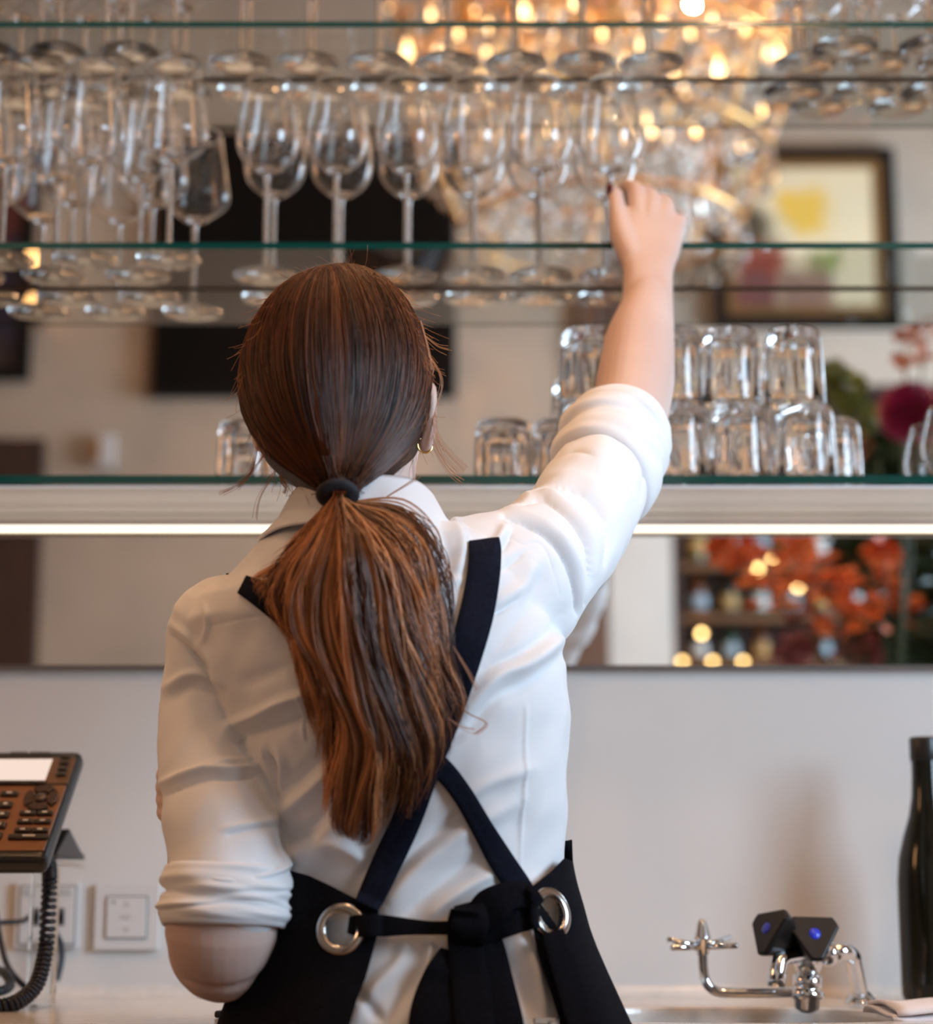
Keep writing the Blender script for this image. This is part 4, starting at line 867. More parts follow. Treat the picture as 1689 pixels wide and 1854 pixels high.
# rolled cuffs: overlapping rolls of cloth with folds, open at the arm
def cuff(axis_pts, slant, name, seed, n=140, ridges=()):
    """axis_pts: (px, py, Y, r) from sleeve end to outer edge"""
    c = np.array([(*P(x, y, Y), r) for x, y, Y, r in axis_pts]); c = cat_spline(c, 40); g = random.Random(seed)
    ph = [g.uniform(0, 6) for _ in range(6)]
    ctr = [Vector(q[:3]) for q in c]; rr = c[:, 3]
    T0 = (ctr[-1] - ctr[0]).normalized(); up = Vector((0, -1, 0)); nrm = (up - T0 * up.dot(T0)).normalized(); bi = T0.cross(nrm); rings = []
    for i in range(40):
        t = i / 39; ring = []
        for j in range(n):
            a = 2 * math.pi * j / n
            bulge = .0085 * min(1, t * 9) ** .5 * (1 - max(0, t - .8) * 1.6)
            roll = -.0034 * math.exp(-((t - .40 - .10 * math.sin(a + ph[0])) / .04) ** 2) - .0026 * math.exp(-((t - .70 - .08 * math.sin(2 * a + ph[1])) / .035) ** 2) + .0022 * math.sin(2 * math.pi * (t * 2.2 + .25 * math.sin(a * 2 + ph[1]) + ph[4])) * math.sin(math.pi * t) + .0010 * math.sin(2 * math.pi * (t * 4.5 + .5 * math.sin(a + ph[2]) + .2 * math.sin(3 * a + ph[5])) + ph[3]) * math.sin(math.pi * t)
            skew = (1 - t) * (slant[0] * max(0, math.sin(a)) + slant[1] * max(0, -math.sin(a))) + .002 * math.sin(2 * a + ph[5])
            ring.append(ctr[i] + T0 * skew + (nrm * math.cos(a) + bi * math.sin(a)) * (rr[i] + bulge + roll))
        rings.append(ring)
    for k, (dr, dt) in enumerate(((-.0012, .0025), (-.004, .0028), (-.0060, -.001), (-.0065, -.02))):    # turn the hem in
        rings.append([p - (p - ctr[-1]).normalized() * 0 + T0 * dt + (ctr[-1] - p).normalized() * (-dr) for p in rings[39]])
    return MB().loft(rings, cap=False).build(name, SHIRT, shirt)
cuff([(1088, 868, 1.862, .0450), (1100, 835, 1.882, .0468), (1112, 800, 1.905, .0475), (1121, 772, 1.923, .0440)], (-.016, .010), 'rolled_cuff', 3)
cuff([(414, 1572, 1.642, .0435), (413, 1610, 1.640, .0455), (409, 1650, 1.637, .0465), (406, 1678, 1.635, .0455)], (.0, .0), 'rolled_cuff', 8)
# collar: a folded band round the neck
def collar():
    rings = []
    for (py, dx, Y, a, bb_, dz) in ((960, 0, 1.668, .0700, .0640, 0), (930, 0, 1.665, .0630, .0620, 0), (898, 0, 1.664, .0570, .0600, 0.004), (893, 0, 1.664, .0575, .0615, .006), (897, 0, 1.664, .0610, .0655, .004), (930, 0, 1.664, .0715, .0720, 0), (968, 0, 1.664, .088, .0835, 0), (975, 0, 1.664, .0885, .0840, 0), (974, 0, 1.664, .086, .0815, 0)):
        c = P(657, py, Y); r_ = []
        for j in range(80):
            t = 2 * math.pi * j / 80; s_ = math.sin(t)
            drop = -.014 * max(0, s_) ** 2; 
            r_.append(c + Vector((a * math.cos(t), bb_ * s_, dz + drop - .004 * abs(math.cos(t)) + .0012 * math.sin(5 * t + py * .02))))
        rings.append(r_)
    return MB().loft(rings, cap=False).build('collar', SHIRT, shirt)
collar()

# ---- apron
AR = [(1420, 1.0), (1500, 1.0), (1560, 1.0), (1600, 1.0), (1640, 1.0), (1700, 1.0), (1780, 1.0), (1860, 1.0), (2000, 1.0), (2150, 1.0)]
trow = np.array(TOR, float)
def torso_at(py):
    return [np.interp(py, trow[:, 0], trow[:, k]) for k in range(1, 6)]
def apron_pt(py, t, off):
    xl, xr, Yc, b, bf = torso_at(py)
    if py > 2150: xl, xr, b, bf = 405, 1140, .122, .094
    fl = np.interp(py, [1560, 1700, 1860, 2200], [0, .002, .012, .03])
    a0 = P(xl, py, Yc); a1 = P(xr, py, Yc); cx = (a0.x + a1.x) / 2; a = (a1.x - a0.x) / 2 + off + fl; c, s_ = math.cos(t), math.sin(t); ex = 2.25
    bb_ = (b + fl * .6 if s_ < 0 else bf) + off
    return Vector((cx + a * abs(c) ** (2 / ex) * (1 if c >= 0 else -1), Yc + bb_ * abs(s_) ** (2 / ex) * (1 if s_ >= 0 else -1), a0.z))
def find_t(px, py, off, side):
    """angle on the back half where the apron surface meets a picture column"""
    lo, hi = (-math.pi, -math.pi / 2) if side < 0 else (-math.pi / 2, 0)
    for _ in range(40):
        mid = (lo + hi) / 2; q = apron_pt(py, mid, off); x = pix([tuple(q)])[0][0]
        if x < px: lo = mid
        else: hi = mid
    return (lo + hi) / 2
OFF = .0105
EYL = (P(620, 1683, 1.6), 'l'); 
topl = lambda x: np.interp(x, [480, 520, 560, 600, 640, 690], [1556, 1577, 1588, 1606, 1626, 1641])
topr = lambda x: np.interp(x, [950, 960, 975, 1000, 1022, 1040], [1612, 1609, 1598, 1578, 1556, 1562])
def edges(py):
    pe = min(py, 1900)
    pyl = np.interp(py, [1470, 1640, 1690, 1760, 1800, 1854, 2600], [682, 686, 683, 662, 645, 628, 560]); pyr = np.interp(py, [1470, 1615, 1660, 1720, 1790, 1854, 2600], [958, 958, 962, 975, 1000, 1022, 1060])
    return find_t(pyl, pe, OFF, -1), find_t(pyr, pe, OFF, 1) - 2 * math.pi
EG = np.array([[py, *edges(py)] for py in np.linspace(1400, 2640, 200)])
def apron_grid():
    NU, NW = 460, 200; cols = []
    for i in range(NU):
        u = i / (NU - 1); py = 1580.0
        def at_(py):
            t0 = np.interp(py, EG[:, 0], EG[:, 1]); t1 = np.interp(py, EG[:, 0], EG[:, 2]); t = t0 + (t1 - t0) * u
            return t, apron_pt(py, t, (.0062 + (OFF - .0062) * min(1, max(0, (py - 1540) / 100))) + .0028 * math.sin(t * 9 + py * .004) * np.interp(py, [1600, 1800, 2600], [0, .6, 3]) * (1 if math.sin(t) < 0 else .1))
        for _ in range(6):
            t, q = at_(py); x = pix([tuple(q)])[0][0]
            fr = 1500 + 60 * abs(math.cos(t)) ** 3
            if math.sin(t) < 0: py = float(topl(x)) if x < 760 else float(topr(x))
            else: py = fr if x < 760 else min(fr, 1520 + 0 * x)
        ys = py + (2600 - py) * np.concatenate([np.linspace(0, .32, 130), np.linspace(.33, 1, 70)])
        cols.append([tuple(at_(y)[1]) for y in ys])
    return np.array(cols).transpose(1, 0, 2)
flat = apron_grid(); NU = flat.shape[1]; ys = range(flat.shape[0])
FX, FYp = pix(flat.reshape(-1, 3)); FX = FX.reshape(flat.shape[:2]); FYp = FYp.reshape(flat.shape[:2]); back = flat[:, :, 1] < TYC
keep = np.ones(flat.shape[:2], bool)
e1 = (620, 1683, 30, 30); e2 = (991, 1656, 22, 33)
for ex, ey, ra_, rb_ in (e1, e2): keep &= ~(back & (((FX - ex) / ra_) ** 2 + ((FYp - ey) / rb_) ** 2 < 1))
vv = flat.reshape(-1, 3); ff = []
for i in range(len(ys) - 1):
    for j in range(NU - 1):
        if keep[i, j] and keep[i + 1, j] and keep[i, j + 1] and keep[i + 1, j + 1]: ff.append((i * NU + j, i * NU + j + 1, (i + 1) * NU + j + 1, (i + 1) * NU + j))
me = bpy.data.meshes.new('apron'); me.from_pydata([tuple(q) for q in vv], [], ff)
bm = bmesh.new(); bm.from_mesh(me); bmesh.ops.delete(bm, geom=[q for q in bm.verts if not q.link_faces], context='VERTS'); bmesh.ops.recalc_face_normals(bm, faces=bm.faces); bm.to_mesh(me); bm.free()
apron = link('apron', me, APRON, per); md = apron.modifiers.new('t', 'SOLIDIFY'); md.thickness = .0012; md.offset = 0
apron_b = bvh(me)
# bib on the chest
bibm = MB(); rws = []
for py in np.linspace(1160, 1530, 30):
    wd = np.interp(py, [1160, 1530], [.75, 1.25]); rws.append([apron_pt(py, math.pi / 2 + wd * (u / 20 - .5) * 1.6, .012) for u in range(21)])
bibm.add([q for r_ in rws for q in r_], [(i * 21 + j, i * 21 + j + 1, (i + 1) * 21 + j + 1, (i + 1) * 21 + j) for i in range(29) for j in range(20)])
o = bibm.build('bib', APRON, apron); md = o.modifiers.new('t', 'SOLIDIFY'); md.thickness = .0012
# eyelets
EY = mat('eyelet_metal', (0.62, 0.58, 0.55), .16, 1.0)
EYC = []
for (ex, ey, ro, sxx, nrm) in ((620, 1683, .0168, 1.0, None), (991, 1656, .0172, 1.0, None)):
    d = ray(ex + (26 if ex < 700 else 0), ey + (30 if 1 else 0)); 
    # plane of the apron at the hole: fit from the grid around it
    msk = back & (np.abs(np.hypot(FX - ex, FYp - ey) - 40) < 10); pts = flat[msk]; ctr = flat[back & (np.hypot(FX - ex, FYp - ey) < 40)].mean(0)
    A_ = pts - pts.mean(0); nvec = np.linalg.svd(A_, full_matrices=False)[2][2]; nvec = Vector(nvec); nvec = -nvec if nvec.y > 0 else nvec
    c_ = Vector(ctr) + nvec * .0012; EYC.append((c_, nvec))
    MB().torus(c_, ro, .0042, nvec, 56, 14).build('eyelet', EY, apron)

# ---- straps: webbing laid on the cloth
def surf(px, py, tree=None):
    best = None
    for tr_ in (tree or (SB_, apron_b)):
        h = tr_.ray_cast(Vector((0, 0, CZ)), ray(px, py).normalized())
        if h[0] is not None and (best is None or h[3] < best[3]): best = h
    return best
def ribbon(pts, name, m, off=.003, across=5, n=70, trees=None, parent=None, thick=.0022, curl=0.0, lift=None):
    """pts: (px, py, width px) down the middle; lies on whatever cloth is under it"""
    c = cat_spline(pts, n); rows_ = []; last = None
    T_ = np.gradient(c[:, :2], axis=0); T_ /= np.linalg.norm(T_, axis=1)[:, None]
    for i in range(n):
        nx, ny = -T_[i, 1], T_[i, 0]; r_ = []
        Yr = []
        for k in range(across):
            s_ = (k / (across - 1) - .5); px = c[i, 0] + nx * s_ * c[i, 2]; py = c[i, 1] + ny * s_ * c[i, 2]
            h = surf(px, py, trees)
            Yr.append((px, py, h[0].y if h is not None else None))
        ok = [q[2] for q in Yr if q[2] is not None]
        base = min(ok) if ok else last; last = base
        L_ = lift(i / (n - 1)) if lift else 0.0
        for k, (px, py, yy) in enumerate(Yr):
            yy = base * .5 + (yy if yy is not None else base) * .5
            r_.append([px, py, yy - off - L_ + curl * (k / (across - 1) - .5) ** 2])
        rows_.append(r_)
    A_ = np.array(rows_)
    Yk = A_[:, :, 2].copy()
    for _ in range(3): Yk[1:-1] = (Yk[:-2] + Yk[1:-1] * 2 + Yk[2:]) / 4
    Yk = np.minimum(Yk, A_[:, :, 2] + .0015)
    vv = [tuple(P(A_[i, k, 0], A_[i, k, 1], Yk[i, k])) for i in range(n) for k in range(across)]
    b = MB(); b.add(vv, [(i * across + k, i * across + k + 1, (i + 1) * across + k + 1, (i + 1) * across + k) for i in range(n - 1) for k in range(across - 1)])
    o = b.build(name, m, parent or apron); md = o.modifiers.new('t', 'SOLIDIFY'); md.thickness = thick; md.offset = 0; bv = o.modifiers.new('b', 'BEVEL'); bv.width = .0006; bv.limit_method = 'ANGLE'
    return o
ribbon([(876, 976, 56), (878, 1000, 58), (874, 1050, 60), (862, 1115, 62), (842, 1185, 62), (818, 1260, 60), (794, 1330, 56), (768, 1400, 52), (738, 1480, 54), (706, 1550, 54), (678, 1610, 50), (664, 1640, 46)], 'shoulder_strap', NAVY, .0045)
ribbon([(438, 1058, 36), (475, 1078, 48), (520, 1112, 54), (580, 1175, 54), (660, 1260, 50), (740, 1340, 44), (800, 1392, 40), (838, 1440, 38), (872, 1498, 40), (906, 1556, 46), (940, 1605, 44), (958, 1632, 40)], 'shoulder_strap', NAVY, .0030)
# straps over the shoulders and down the front to the bib
def front_strap(p0, p1, x1):
    """from the shoulder line over to the bib"""
    pts = [p0 + Vector((0, .085, -.02)), p0 + Vector((0, .10, -.03)), Vector(((p0.x + x1) / 2, p0.y + .125, p0.z - .05)), Vector((x1, 1.80, p1))]
    c = cat_spline([tuple(q) for q in pts], 24); b = MB(); vv = []
    for i, q in enumerate(c):
        h = SB_.find_nearest(Vector(q)); nrm = h[1] if h[0] is not None else Vector((0, 1, 0)); base = h[0] + nrm * (.0005 + .003 * min(1, i / 8))
        for k in range(3): vv.append(base + Vector((.0125 * (k - 1), 0, 0)))
    b.add(vv, [(i * 3 + k, i * 3 + k + 1, i * 3 + k + 4, i * 3 + k + 3) for i in range(23) for k in range(2)]); o = b.build('front_strap', NAVY, apron); md = o.modifiers.new('t', 'SOLIDIFY'); md.thickness = .002; return o
for (px, py, x1) in ((876, 980, .0), (462, 1056, -.10)):
    h = surf(px, py, (SB_,))
    if h is not None: front_strap(h[0], P(600, 1180, 1.8).z, x1)
# waist tie through the eyelets, knot and bow
ribbon([(632, 1674, 30), (650, 1676, 40), (690, 1676, 40), (740, 1678, 30), (780, 1680, 25), (822, 1680, 26)], 'waist_tie', APRON, .006, lift=lambda t: .006 * math.sin(math.pi * t))
ribbon([(842, 1648, 52), (840, 1680, 62), (846, 1740, 66), (854, 1800, 70), (862, 1880, 74)], 'tie_end', APRON, .012, n=50, lift=lambda t: .018 * max(0, 1 - t * 3.2) ** .6)
ribbon([(876, 1680, 44), (890, 1720, 50), (902, 1780, 56), (914, 1840, 62), (922, 1890, 66)], 'tie_end', APRON, .010, n=50)
ribbon([(1000, 1688, 40), (1015, 1730, 46), (1035, 1790, 50), (1060, 1870, 54)], 'tie_end', APRON, .012, n=50)
ribbon([(812, 1720, 30), (795, 1770, 60), (790, 1820, 90), (790, 1880, 110)], 'bow_loop', APRON, .008, n=50)
ribbon([(862, 1672, 60), (890, 1642, 70), (920, 1622, 52), (950, 1622, 46), (975, 1640, 30)], 'bow_loop', APRON, .016, n=50, lift=lambda t: .010 * math.sin(math.pi * t))
ribbon([(868, 1692, 40), (900, 1672, 60), (940, 1664, 50), (975, 1662, 36), (990, 1664, 22)], 'bow_loop', APRON, .012, n=50, lift=lambda t: .006 * math.sin(math.pi * t))
ribbon([(966, 1626, 9), (985, 1655, 11), (1008, 1690, 13)], 'waist_tie', APRON, .008, n=30)
hk = surf(852, 1670)
kc = hk[0] + Vector((0, -.017, 0)) if hk else P(852, 1670, 1.58)
MB().ball(kc, .0150, .008, .0150, 16, Matrix.Rotation(R(20), 3, 'Y')).build('knot', APRON, apron)
ribbon([(846, 1636, 50), (850, 1655, 64), (850, 1685, 66), (848, 1708, 58)], 'knot_wrap', APRON, .014, n=30, lift=lambda t: .012 * math.sin(math.pi * t))
# belt with a metal buckle at the bottom edge of the picture
bl = MB(); rws = [[apron_pt(py, -math.pi / 2 + .85 * (u / 30 - .30), .006) for u in range(31)] for py in (1846, 1870, 1894)]
bl.add([q for r_ in rws for q in r_], [(i * 31 + j, i * 31 + j + 1, (i + 1) * 31 + j + 1, (i + 1) * 31 + j) for i in range(2) for j in range(30)])
belt = bl.build('belt', mat('brown_belt', (.10, .08, .07), .5), per); md = belt.modifiers.new('t', 'SOLIDIFY'); md.thickness = .003
hk = surf(1002, 1846); bc = hk[0] if hk else P(1002, 1846, 1.6)
bc = P(1002, 1854, bc.y - .006); MB().box(bc.x - .016, bc.x + .018, bc.y - .002, bc.y + .002, bc.z - .016, bc.z + .005).build('buckle', CHROME, belt, False, .0012)
MB().torus(bc + Vector((0, -.003, -.001)), .0042, .0012, (0, -1, 0), 20, 8).build('stud', CHROME, belt)
# trousers and shoes
tr = MB()
tr.loft([row_ring(2180, 420, 1122, 1.70, .114, off=-.004), row_ring(2100, 424, 1118, 1.70, .112, off=-.004), row_ring(2000, 430, 1112, 1.70, .108, off=-.006)])
for s_ in (-1, 1):
    x = P(765, 2000, 1.70).x + s_ * .078
    tr.chain([(x, 1.70, .80, .080), (x + s_ * .005, 1.71, .62, .074), (x + s_ * .005, 1.705, .44, .060), (x + s_ * .005, 1.69, .28, .056), (x + s_ * .005, 1.69, .14, .052)], 24)
tme = remeshed(tr, .006, 3, 'trousers'); tme.materials.append(ramp_mat('trouser_cloth', (.012, .012, .015), (.02, .02, .024), 100, .85)); link('trousers', tme, None, per)
SHOE = mat('black_leather', (.012, .011, .011), .35)
for s_ in (-1, 1):
    x = P(765, 2000, 1.70).x + s_ * .083; rings = []
    for (dy, hw, h_, zb) in ((-.045, .018, .030, .004), (-.035, .034, .070, .0), (.0, .038, .085, 0), (.04, .040, .085, 0), (.08, .044, .068, 0), (.13, .048, .055, 0), (.17, .044, .042, 0), (.195, .030, .030, .002), (.203, .012, .018, .006)):
        rings.append([Vector((x + hw * math.cos(t), 1.68 + dy, zb + h_ / 2 + h_ / 2 * (max(math.sin(t), -.98)))) for t in np.linspace(0, 2 * math.pi, 25)[:-1]])
    sh_ = MB().loft(rings).build('shoe', SHOE, per)
# earring
ec = P(769, 806, 1.647)
MB().torus(ec, .0066, .0011, (.35, -.9, 0), 36, 10).build('earring', mat('gold', (.75, .50, .20), .12, 1.0), per)['label'] = 'small gold hoop earring'

# ---- hair
HROWS = [(499, 600, 640, 1.665, .012), (503, 583, 664, 1.665, .032), (512, 553, 690, 1.665, .052), (530, 519, 715, 1.665, .068), (560, 487, 740, 1.665, .083), (600, 461, 760, 1.664, .094), (650, 443, 775, 1.662, .100), (700, 437, 781, 1.660, .103),
         (750, 441, 780, 1.658, .102), (795, 455, 768, 1.655, .098), (835, 478, 748, 1.650, .088), (862, 505, 724, 1.642, .074), (882, 540, 696, 1.628, .056), (896, 572, 664, 1.612, .036), (904, 592, 640, 1.602, .022)]
cap = MB(); cap.loft([row_ring(r[0], r[1], r[2], r[3], r[4], n=96, ex=2.0, off=-.0015) for r in HROWS][::-1])
cme = remeshed(cap, .003, 8, 'hair_cap'); cv_ = verts(cme)
# open the cap over the face
fd = np.array(hm @ Vector((0.10, 1, -.38)).normalized()); dd = cv_ - np.array(HC); dn = dd / np.linalg.norm(dd, axis=1)[:, None]
bm = bmesh.new(); bm.from_mesh(cme); bm.verts.ensure_lookup_table(); kill = [bm.verts[i] for i in np.where(dn @ fd > .70)[0]]; bmesh.ops.delete(bm, geom=kill, context='VERTS'); bm.to_mesh(cme); bm.free()
cme.polygons.foreach_set('use_smooth', [True] * len(cme.polygons))
HAIRBASE = mat('hair_under', (0.028, 0.010, 0.005), .6)
cme.materials.append(HAIRBASE); CB = bvh(cme)
hair = link('hair', cme, None, per); hair['label'] = 'auburn brown hair drawn back into a low ponytail'
def strands(name, pts, rad, tint, m, parent, sides=3):
    """pts (S, K, 3), rad (S, K), tint (S, K)"""
    S, K, _ = pts.shape
    T_ = np.gradient(pts, axis=1); T_ /= np.linalg.norm(T_, axis=2)[:, :, None] + 1e-9
    ref = np.array([0.31, -0.9, 0.3]); A_ = np.cross(T_, ref); A_ /= np.linalg.norm(A_, axis=2)[:, :, None] + 1e-9; B2 = np.cross(T_, A_)
    V = np.empty((S, K, sides, 3))
    for s_ in range(sides):
        a = 2 * math.pi * s_ / sides; V[:, :, s_] = pts + (A_ * math.cos(a) + B2 * math.sin(a)) * rad[:, :, None]
    base = (np.arange(S)[:, None, None] * K + np.arange(K - 1)[None, :, None]) * sides; s0 = np.arange(sides)[None, None, :]; s1 = (s0 + 1) % sides
    Fq = np.stack([base + s0, base + s1, base + sides + s1, base + sides + s0], -1).reshape(-1, 4)
    me = bpy.data.meshes.new(name); me.vertices.add(S * K * sides); me.vertices.foreach_set('co', V.ravel())
    me.loops.add(Fq.size); me.loops.foreach_set('vertex_index', Fq.ravel().astype(np.int32)); me.polygons.add(len(Fq))
    me.polygons.foreach_set('loop_start', np.arange(0, Fq.size, 4, dtype=np.int32)); me.polygons.foreach_set('use_smooth', np.ones(len(Fq), bool)); me.update(calc_edges=True)
    at = me.attributes.new('tint', 'FLOAT', 'POINT'); at.data.foreach_set('value', np.repeat(tint.ravel(), sides).astype(np.float32))
    o = link(name, me, m, parent); o['kind'] = 'stuff'; return o
HAIRM = tint_mat('auburn_hair', (0.012, 0.003, 0.0012), (0.21, 0.064, 0.020), .42, .32)
TAILM = tint_mat('auburn_ponytail', (0.060, 0.014, 0.004), (0.80, 0.34, 0.135), .38, .5)
# scalp strands run from the parting over the back of the head to the tie
g = np.random.default_rng(4)
tie = P(612, 893, 1.585); crown = P(600, 545, 1.62)
dT = (crown - HC).normalized(); dB = (tie - HC).normalized()
S, K = 7000, 26; pts = np.zeros((S, K, 3)); off = g.uniform(.0002, .0042, S) * g.uniform(.3, 1, S); tin = g.beta(1.6, 3.2, S)
axis = Vector(dT).cross(dB).normalized(); clump = g.normal(0, 1, 160)
fdv = Vector(fd)
for s_ in range(S):
    a = (g.uniform(-1, 1)) * 2.75                   # azimuth round the head, 0 = straight down the back
    ci = int((a + 2.75) / 5.5 * 159); tin[s_] = min(1, max(0, tin[s_] + clump[ci] * .13)); 
    # start on the parting line: near the crown for the back, further forward for the sides
    fwd = min(1, abs(a) / 2.0) ** 1.1 * g.uniform(.15, 1.0) * .95
    st = (Matrix.Rotation(-fwd, 3, Vector((1, 0, 0))) @ dT).normalized()
    st = (st + Vector((.02 * math.copysign(1, a) + g.normal(0, .012), 0, 0))).normalized()
    mid0 = (dT + dB).normalized()
    side = Vector((math.sin(abs(a) * .5 * math.pi / 2.75 * 1.0) * math.copysign(1, a), 0, 0)); sa = a * .62
    mid = (Matrix.Rotation(sa, 3, Vector((0, 0, 1))) @ mid0).normalized()
    for k in range(K):
        t = k / (K - 1); w0, w1, w2 = (1 - t) ** 2, 2 * t * (1 - t) * 1.25, t * t
        d = (st * w0 + mid * w1 + dB * w2).normalized()
        h = CB.ray_cast(HC + d * .25, -d)
        if h[0] is None or (h[0] - HC).length < .03: h = CB.find_nearest(HC + d * .1)
        p = h[0]; wob = .0008 * math.sin(t * 9 + s_)
        q = p + h[1] * (off[s_] * math.sin(math.pi * min(1, t * 1.1 + .06)) + .0004) + Vector((wob, 0, 0))
        if t > .9: q = q.lerp(tie + Vector((g.normal(0, .006), g.normal(0, .004), g.normal(0, .005))), (t - .9) / .1 * .85)
        pts[s_, k] = q
rad = np.full((S, K), .00042) * g.uniform(.6, 1.15, S)[:, None]; tt = np.linspace(0, 1, K)
tint = np.clip(tin[:, None] + .04 * np.sin(tt * 7)[None, :], 0, 1)
strands('scalp_strands', pts, rad, tint, HAIRM, hair)
# ponytail: guides in the picture, (px, py) with a thickness profile standing off the back
GU = [[(603, 889), (600, 908), (560, 950), (510, 1010), (478, 1042), (468, 1058)],
      [(605, 889), (602, 908), (568, 955), (520, 1030), (505, 1090), (535, 1165), (572, 1225)],
      [(606, 889), (604, 908), (575, 965), (530, 1050), (528, 1130), (575, 1215), (602, 1300), (600, 1390), (588, 1470)],
      [(607, 889), (606, 908), (588, 970), (555, 1060), (558, 1150), (600, 1240), (620, 1320), (606, 1420), (604, 1490), (640, 1530)],
      [(609, 889), (609, 908), (602, 975), (585, 1065), (590, 1160), (625, 1260), (650, 1350), (632, 1440), (628, 1500), (655, 1530)],
      [(612, 889), (612, 908), (618, 975), (618, 1070), (630, 1170), (655, 1270), (690, 1360), (680, 1450), (668, 1515), (650, 1534)],
      [(614, 889), (615, 908), (636, 975), (650, 1070), (662, 1170), (690, 1275), (722, 1370), (712, 1450), (700, 1500)],
      [(616, 889), (618, 908), (655, 975), (685, 1065), (702, 1170), (728, 1270), (752, 1370), (745, 1450), (735, 1510)],
      [(617, 889), (620, 908), (668, 970), (708, 1050), (735, 1150), (762, 1260), (782, 1350), (772, 1430), (745, 1480)],
      [(620, 889), (624, 908), (680, 960), (728, 1030), (765, 1130), (792, 1230), (808, 1320), (800, 1400)],
      [(623, 889), (628, 908), (700, 935), (750, 985), (785, 1080), (806, 1180), (832, 1265), (812, 1330)],
      [(627, 889), (634, 908), (705, 912), (762, 940), (800, 1010), (815, 1090), (808, 1170), (818, 1230), (850, 1290)]]
KP = 44; GC = np.array([cat_spline(q, KP) for q in GU]); NG = len(GU)
S = 5200; u = np.clip(g.beta(1.7, 2.2, S) * 8.3 / (NG - 1), 0, .999) * (NG - 1)
ex = g.random(S) < .075; u[ex] = g.uniform(7.6, 11, ex.sum()); ex2 = g.random(S) < .05; u[ex2] = g.uniform(0, 1.5, ex2.sum())
nl = 95; locks = np.sort(g.uniform(0, NG - 1, nl)); li = np.abs(u[:, None] - locks[None, :]).argmin(1)   # strands gather into locks
gather = .6; lock_ph = g.uniform(0, 6.28, nl); lock_t = g.beta(1.7, 2.2, nl); lock_d = g.uniform(0, 1, nl); lock_l = g.uniform(.84, 1.0, nl)
tt = np.linspace(0, 1, KP); pts = np.zeros((S, KP, 3)); tint = np.zeros((S, KP)); rad = np.zeros((S, KP))
ZS = {}
def backY(px, py):
    key = (int(px // 12), int(py // 12))
    if key not in ZS:
        h = surf(key[0] * 12 + 6, key[1] * 12 + 6); ZS[key] = h[0].y if h is not None else 1.60
    return ZS[key]
gridx = np.arange(420, 900, 12); gridy = np.arange(880, 1600, 12)
HB = np.array([[backY(x, y) for x in gridx] for y in gridy])
for _ in range(3):
    Pd = np.pad(HB, 1, mode='edge'); HB = np.minimum(HB, (Pd[:-2, 1:-1] + Pd[2:, 1:-1] + Pd[1:-1, :-2] + Pd[1:-1, 2:]) / 4)
def bY(px, py):
    fx = np.clip((px - gridx[0]) / 12, 0, len(gridx) - 1.001); fy = np.clip((py - gridy[0]) / 12, 0, len(gridy) - 1.001); ix, iy = fx.astype(int), fy.astype(int); fx -= ix; fy -= iy
    return HB[iy, ix] * (1 - fx) * (1 - fy) + HB[iy, ix + 1] * fx * (1 - fy) + HB[iy + 1, ix] * (1 - fx) * fy + HB[iy + 1, ix + 1] * fx * fy
for s_ in range(S):
    lk = li[s_]; uc = u[s_] + (locks[lk] - u[s_]) * (.10 + .82 * tt ** .8) + g.normal(0, .10) * tt
    uc = np.clip(uc, 0, NG - 1.001); i0 = uc.astype(int); f_ = uc - i0; kk = np.arange(KP)
    ln = lock_l[lk] * (g.uniform(.90, 1.0) if g.random() < .75 else g.uniform(.5, .85)); idx = tt * ln * (KP - 1); k0 = np.clip(idx.astype(int), 0, KP - 2); fk = idx - k0
    if u[s_] > 5.2 and g.random() < .6: idx = idx * g.uniform(.62, .95); k0 = np.clip(idx.astype(int), 0, KP - 2); fk = idx - k0
    c = (GC[i0, k0] * (1 - f_)[:, None] + GC[i0 + 1, k0] * f_[:, None]) * (1 - fk)[:, None] + (GC[i0, k0 + 1] * (1 - f_)[:, None] + GC[i0 + 1, k0 + 1] * f_[:, None]) * fk[:, None]
    px = c[:, 0] + (6 + 12 * lock_d[lk]) * tt * np.sin(tt * (6 + 5 * lock_l[lk]) + lock_ph[lk]) + g.normal(0, 3.0) * tt + g.uniform(1, 5) * tt * np.sin(tt * 15 + g.uniform(0, 6)); py = c[:, 1]
    edge = math.sin(math.pi * min(1, max(0, (u[s_] + .3) / (NG - .4)))) ** .7
    th_ = (.004 + .040 * edge * np.sin(np.pi * np.clip(tt * .82 + .10, 0, 1)) ** .8) * (.25 + .75 * (.55 * lock_d[lk] + .45 * g.random()))
    Yb = bY(px, py) - .008; Yv = Yb - th_; w_ = np.clip(1 - tt / .16, 0, 1) ** 1.0
    Yv = Yv * (1 - w_) + (1.572 + g.normal(0, .005)) * w_
    u_ = (px - 844.5) / F; v_ = (927 - py) / F; dy = CT - v_ * ST; t_ = Yv / dy
    pts[s_] = np.stack([u_ * t_, Yv, CZ + (ST + v_ * CT) * t_], 1)
    depthf = (th_ / .044)
    tint[s_] = np.clip((lock_t[lk] - .42) * 1.3 + .40 + g.normal(0, .17) + .14 * np.sin(tt * 3 + lock_ph[lk] * .3), 0, 1)
    rad[s_] = .00043 * g.uniform(.6, 1.1) * np.clip((1.02 - tt) * 6, .25, 1)
strands('ponytail', pts, rad, tint, TAILM, hair)
# hair tie
tn = (P(612, 915, 1.57) - P(612, 870, 1.60)).normalized()
MB().torus(P(611, 895, 1.577), .0085, .0064, tn, 40, 12, 1.20).build('hair_tie', ramp_mat('black_elastic', (.006, .006, .010), (.015, .015, .022), 300, .7), hair)
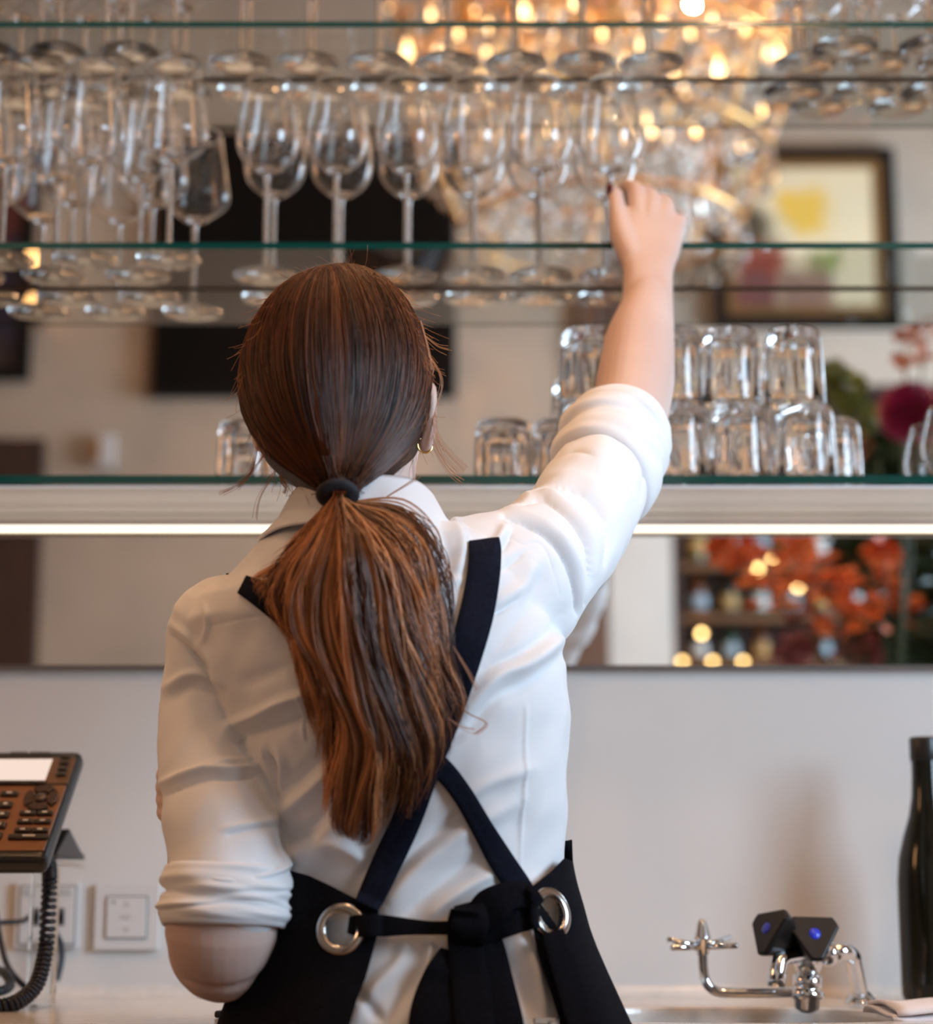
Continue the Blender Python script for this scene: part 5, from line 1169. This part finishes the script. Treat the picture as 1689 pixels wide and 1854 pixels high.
# stray hairs
WS = [[(775, 640), (800, 690), (785, 760), (800, 820), (835, 858)], [(772, 700), (790, 760), (784, 800), (812, 850), (838, 872)], [(760, 600), (790, 625), (812, 632)], [(765, 620), (783, 660), (780, 680)], [(762, 580), (778, 640), (782, 700), (788, 760), (800, 800), (846, 850)],
      [(505, 860), (515, 870), (517, 885), (514, 893)], [(507, 862), (513, 875), (518, 882), (515, 890)], [(470, 790), (455, 850), (430, 880)], [(480, 820), (440, 870), (400, 890)], [(500, 850), (470, 900), (462, 940)], [(820, 1170), (850, 1220), (865, 1250)], [(815, 1260), (845, 1290), (880, 1310), (860, 1330)], [(812, 1300), (838, 1318), (860, 1322)],
      [(640, 908), (730, 905), (790, 960), (812, 1050), (816, 1130), (800, 1230)], [(636, 908), (720, 910), (775, 950), (798, 1020), (818, 1120), (806, 1220)], [(700, 900), (750, 870), (756, 862)], [(600, 530), (560, 502), (520, 508)], [(640, 505), (700, 512), (745, 545)]]
pts = []; 
for q in WS:
    for r_ in range(5):
        c = cat_spline(q, 26); c = c + g.normal(0, 3.5, 2) * np.linspace(.2, 1, 26)[:, None]
        yy = 1.60 if c[0, 1] > 880 else 1.64
        Yv = np.full(26, yy) 
        if c[0, 1] > 895: Yv = np.minimum(bY(c[:, 0], c[:, 1]) - .012, 1.60)
        pts.append([tuple(P(c[i, 0], c[i, 1], Yv[i])) for i in range(26)])
pts = np.array(pts); strands('stray_hairs', pts, np.full(pts.shape[:2], .00022), np.full(pts.shape[:2], .55), TAILM, hair)

# short flyaway hairs standing off the outline of the head and the tail
pts = []; g = np.random.default_rng(9); cvv = verts(cme); cnn = normals(cme)
vd_ = cvv - np.array([0, 0, CZ]); vd_ /= np.linalg.norm(vd_, axis=1)[:, None]; idx = g.choice(np.where(np.abs((vd_ * cnn).sum(1)) < .30)[0], 260)
for i in idx:
    p = Vector(cvv[i]); n_ = Vector(cnn[i]); t_ = (dB.cross(n_)).normalized().cross(n_) * -1; L_ = g.uniform(.012, .040); lift_ = g.uniform(.08, .40)
    sd = Vector(g.normal(0, .25, 3)); q = []
    for k in range(12):
        a = k / 11; q.append(tuple(p + t_ * (L_ * a) + n_ * (lift_ * L_ * a ** 1.4 + .001) + sd * L_ * a * a * .6))
    pts.append(q)
pts = np.array(pts); strands('flyaway_hairs', pts, np.full(pts.shape[:2], .00017), np.full(pts.shape[:2], .5), TAILM, hair)
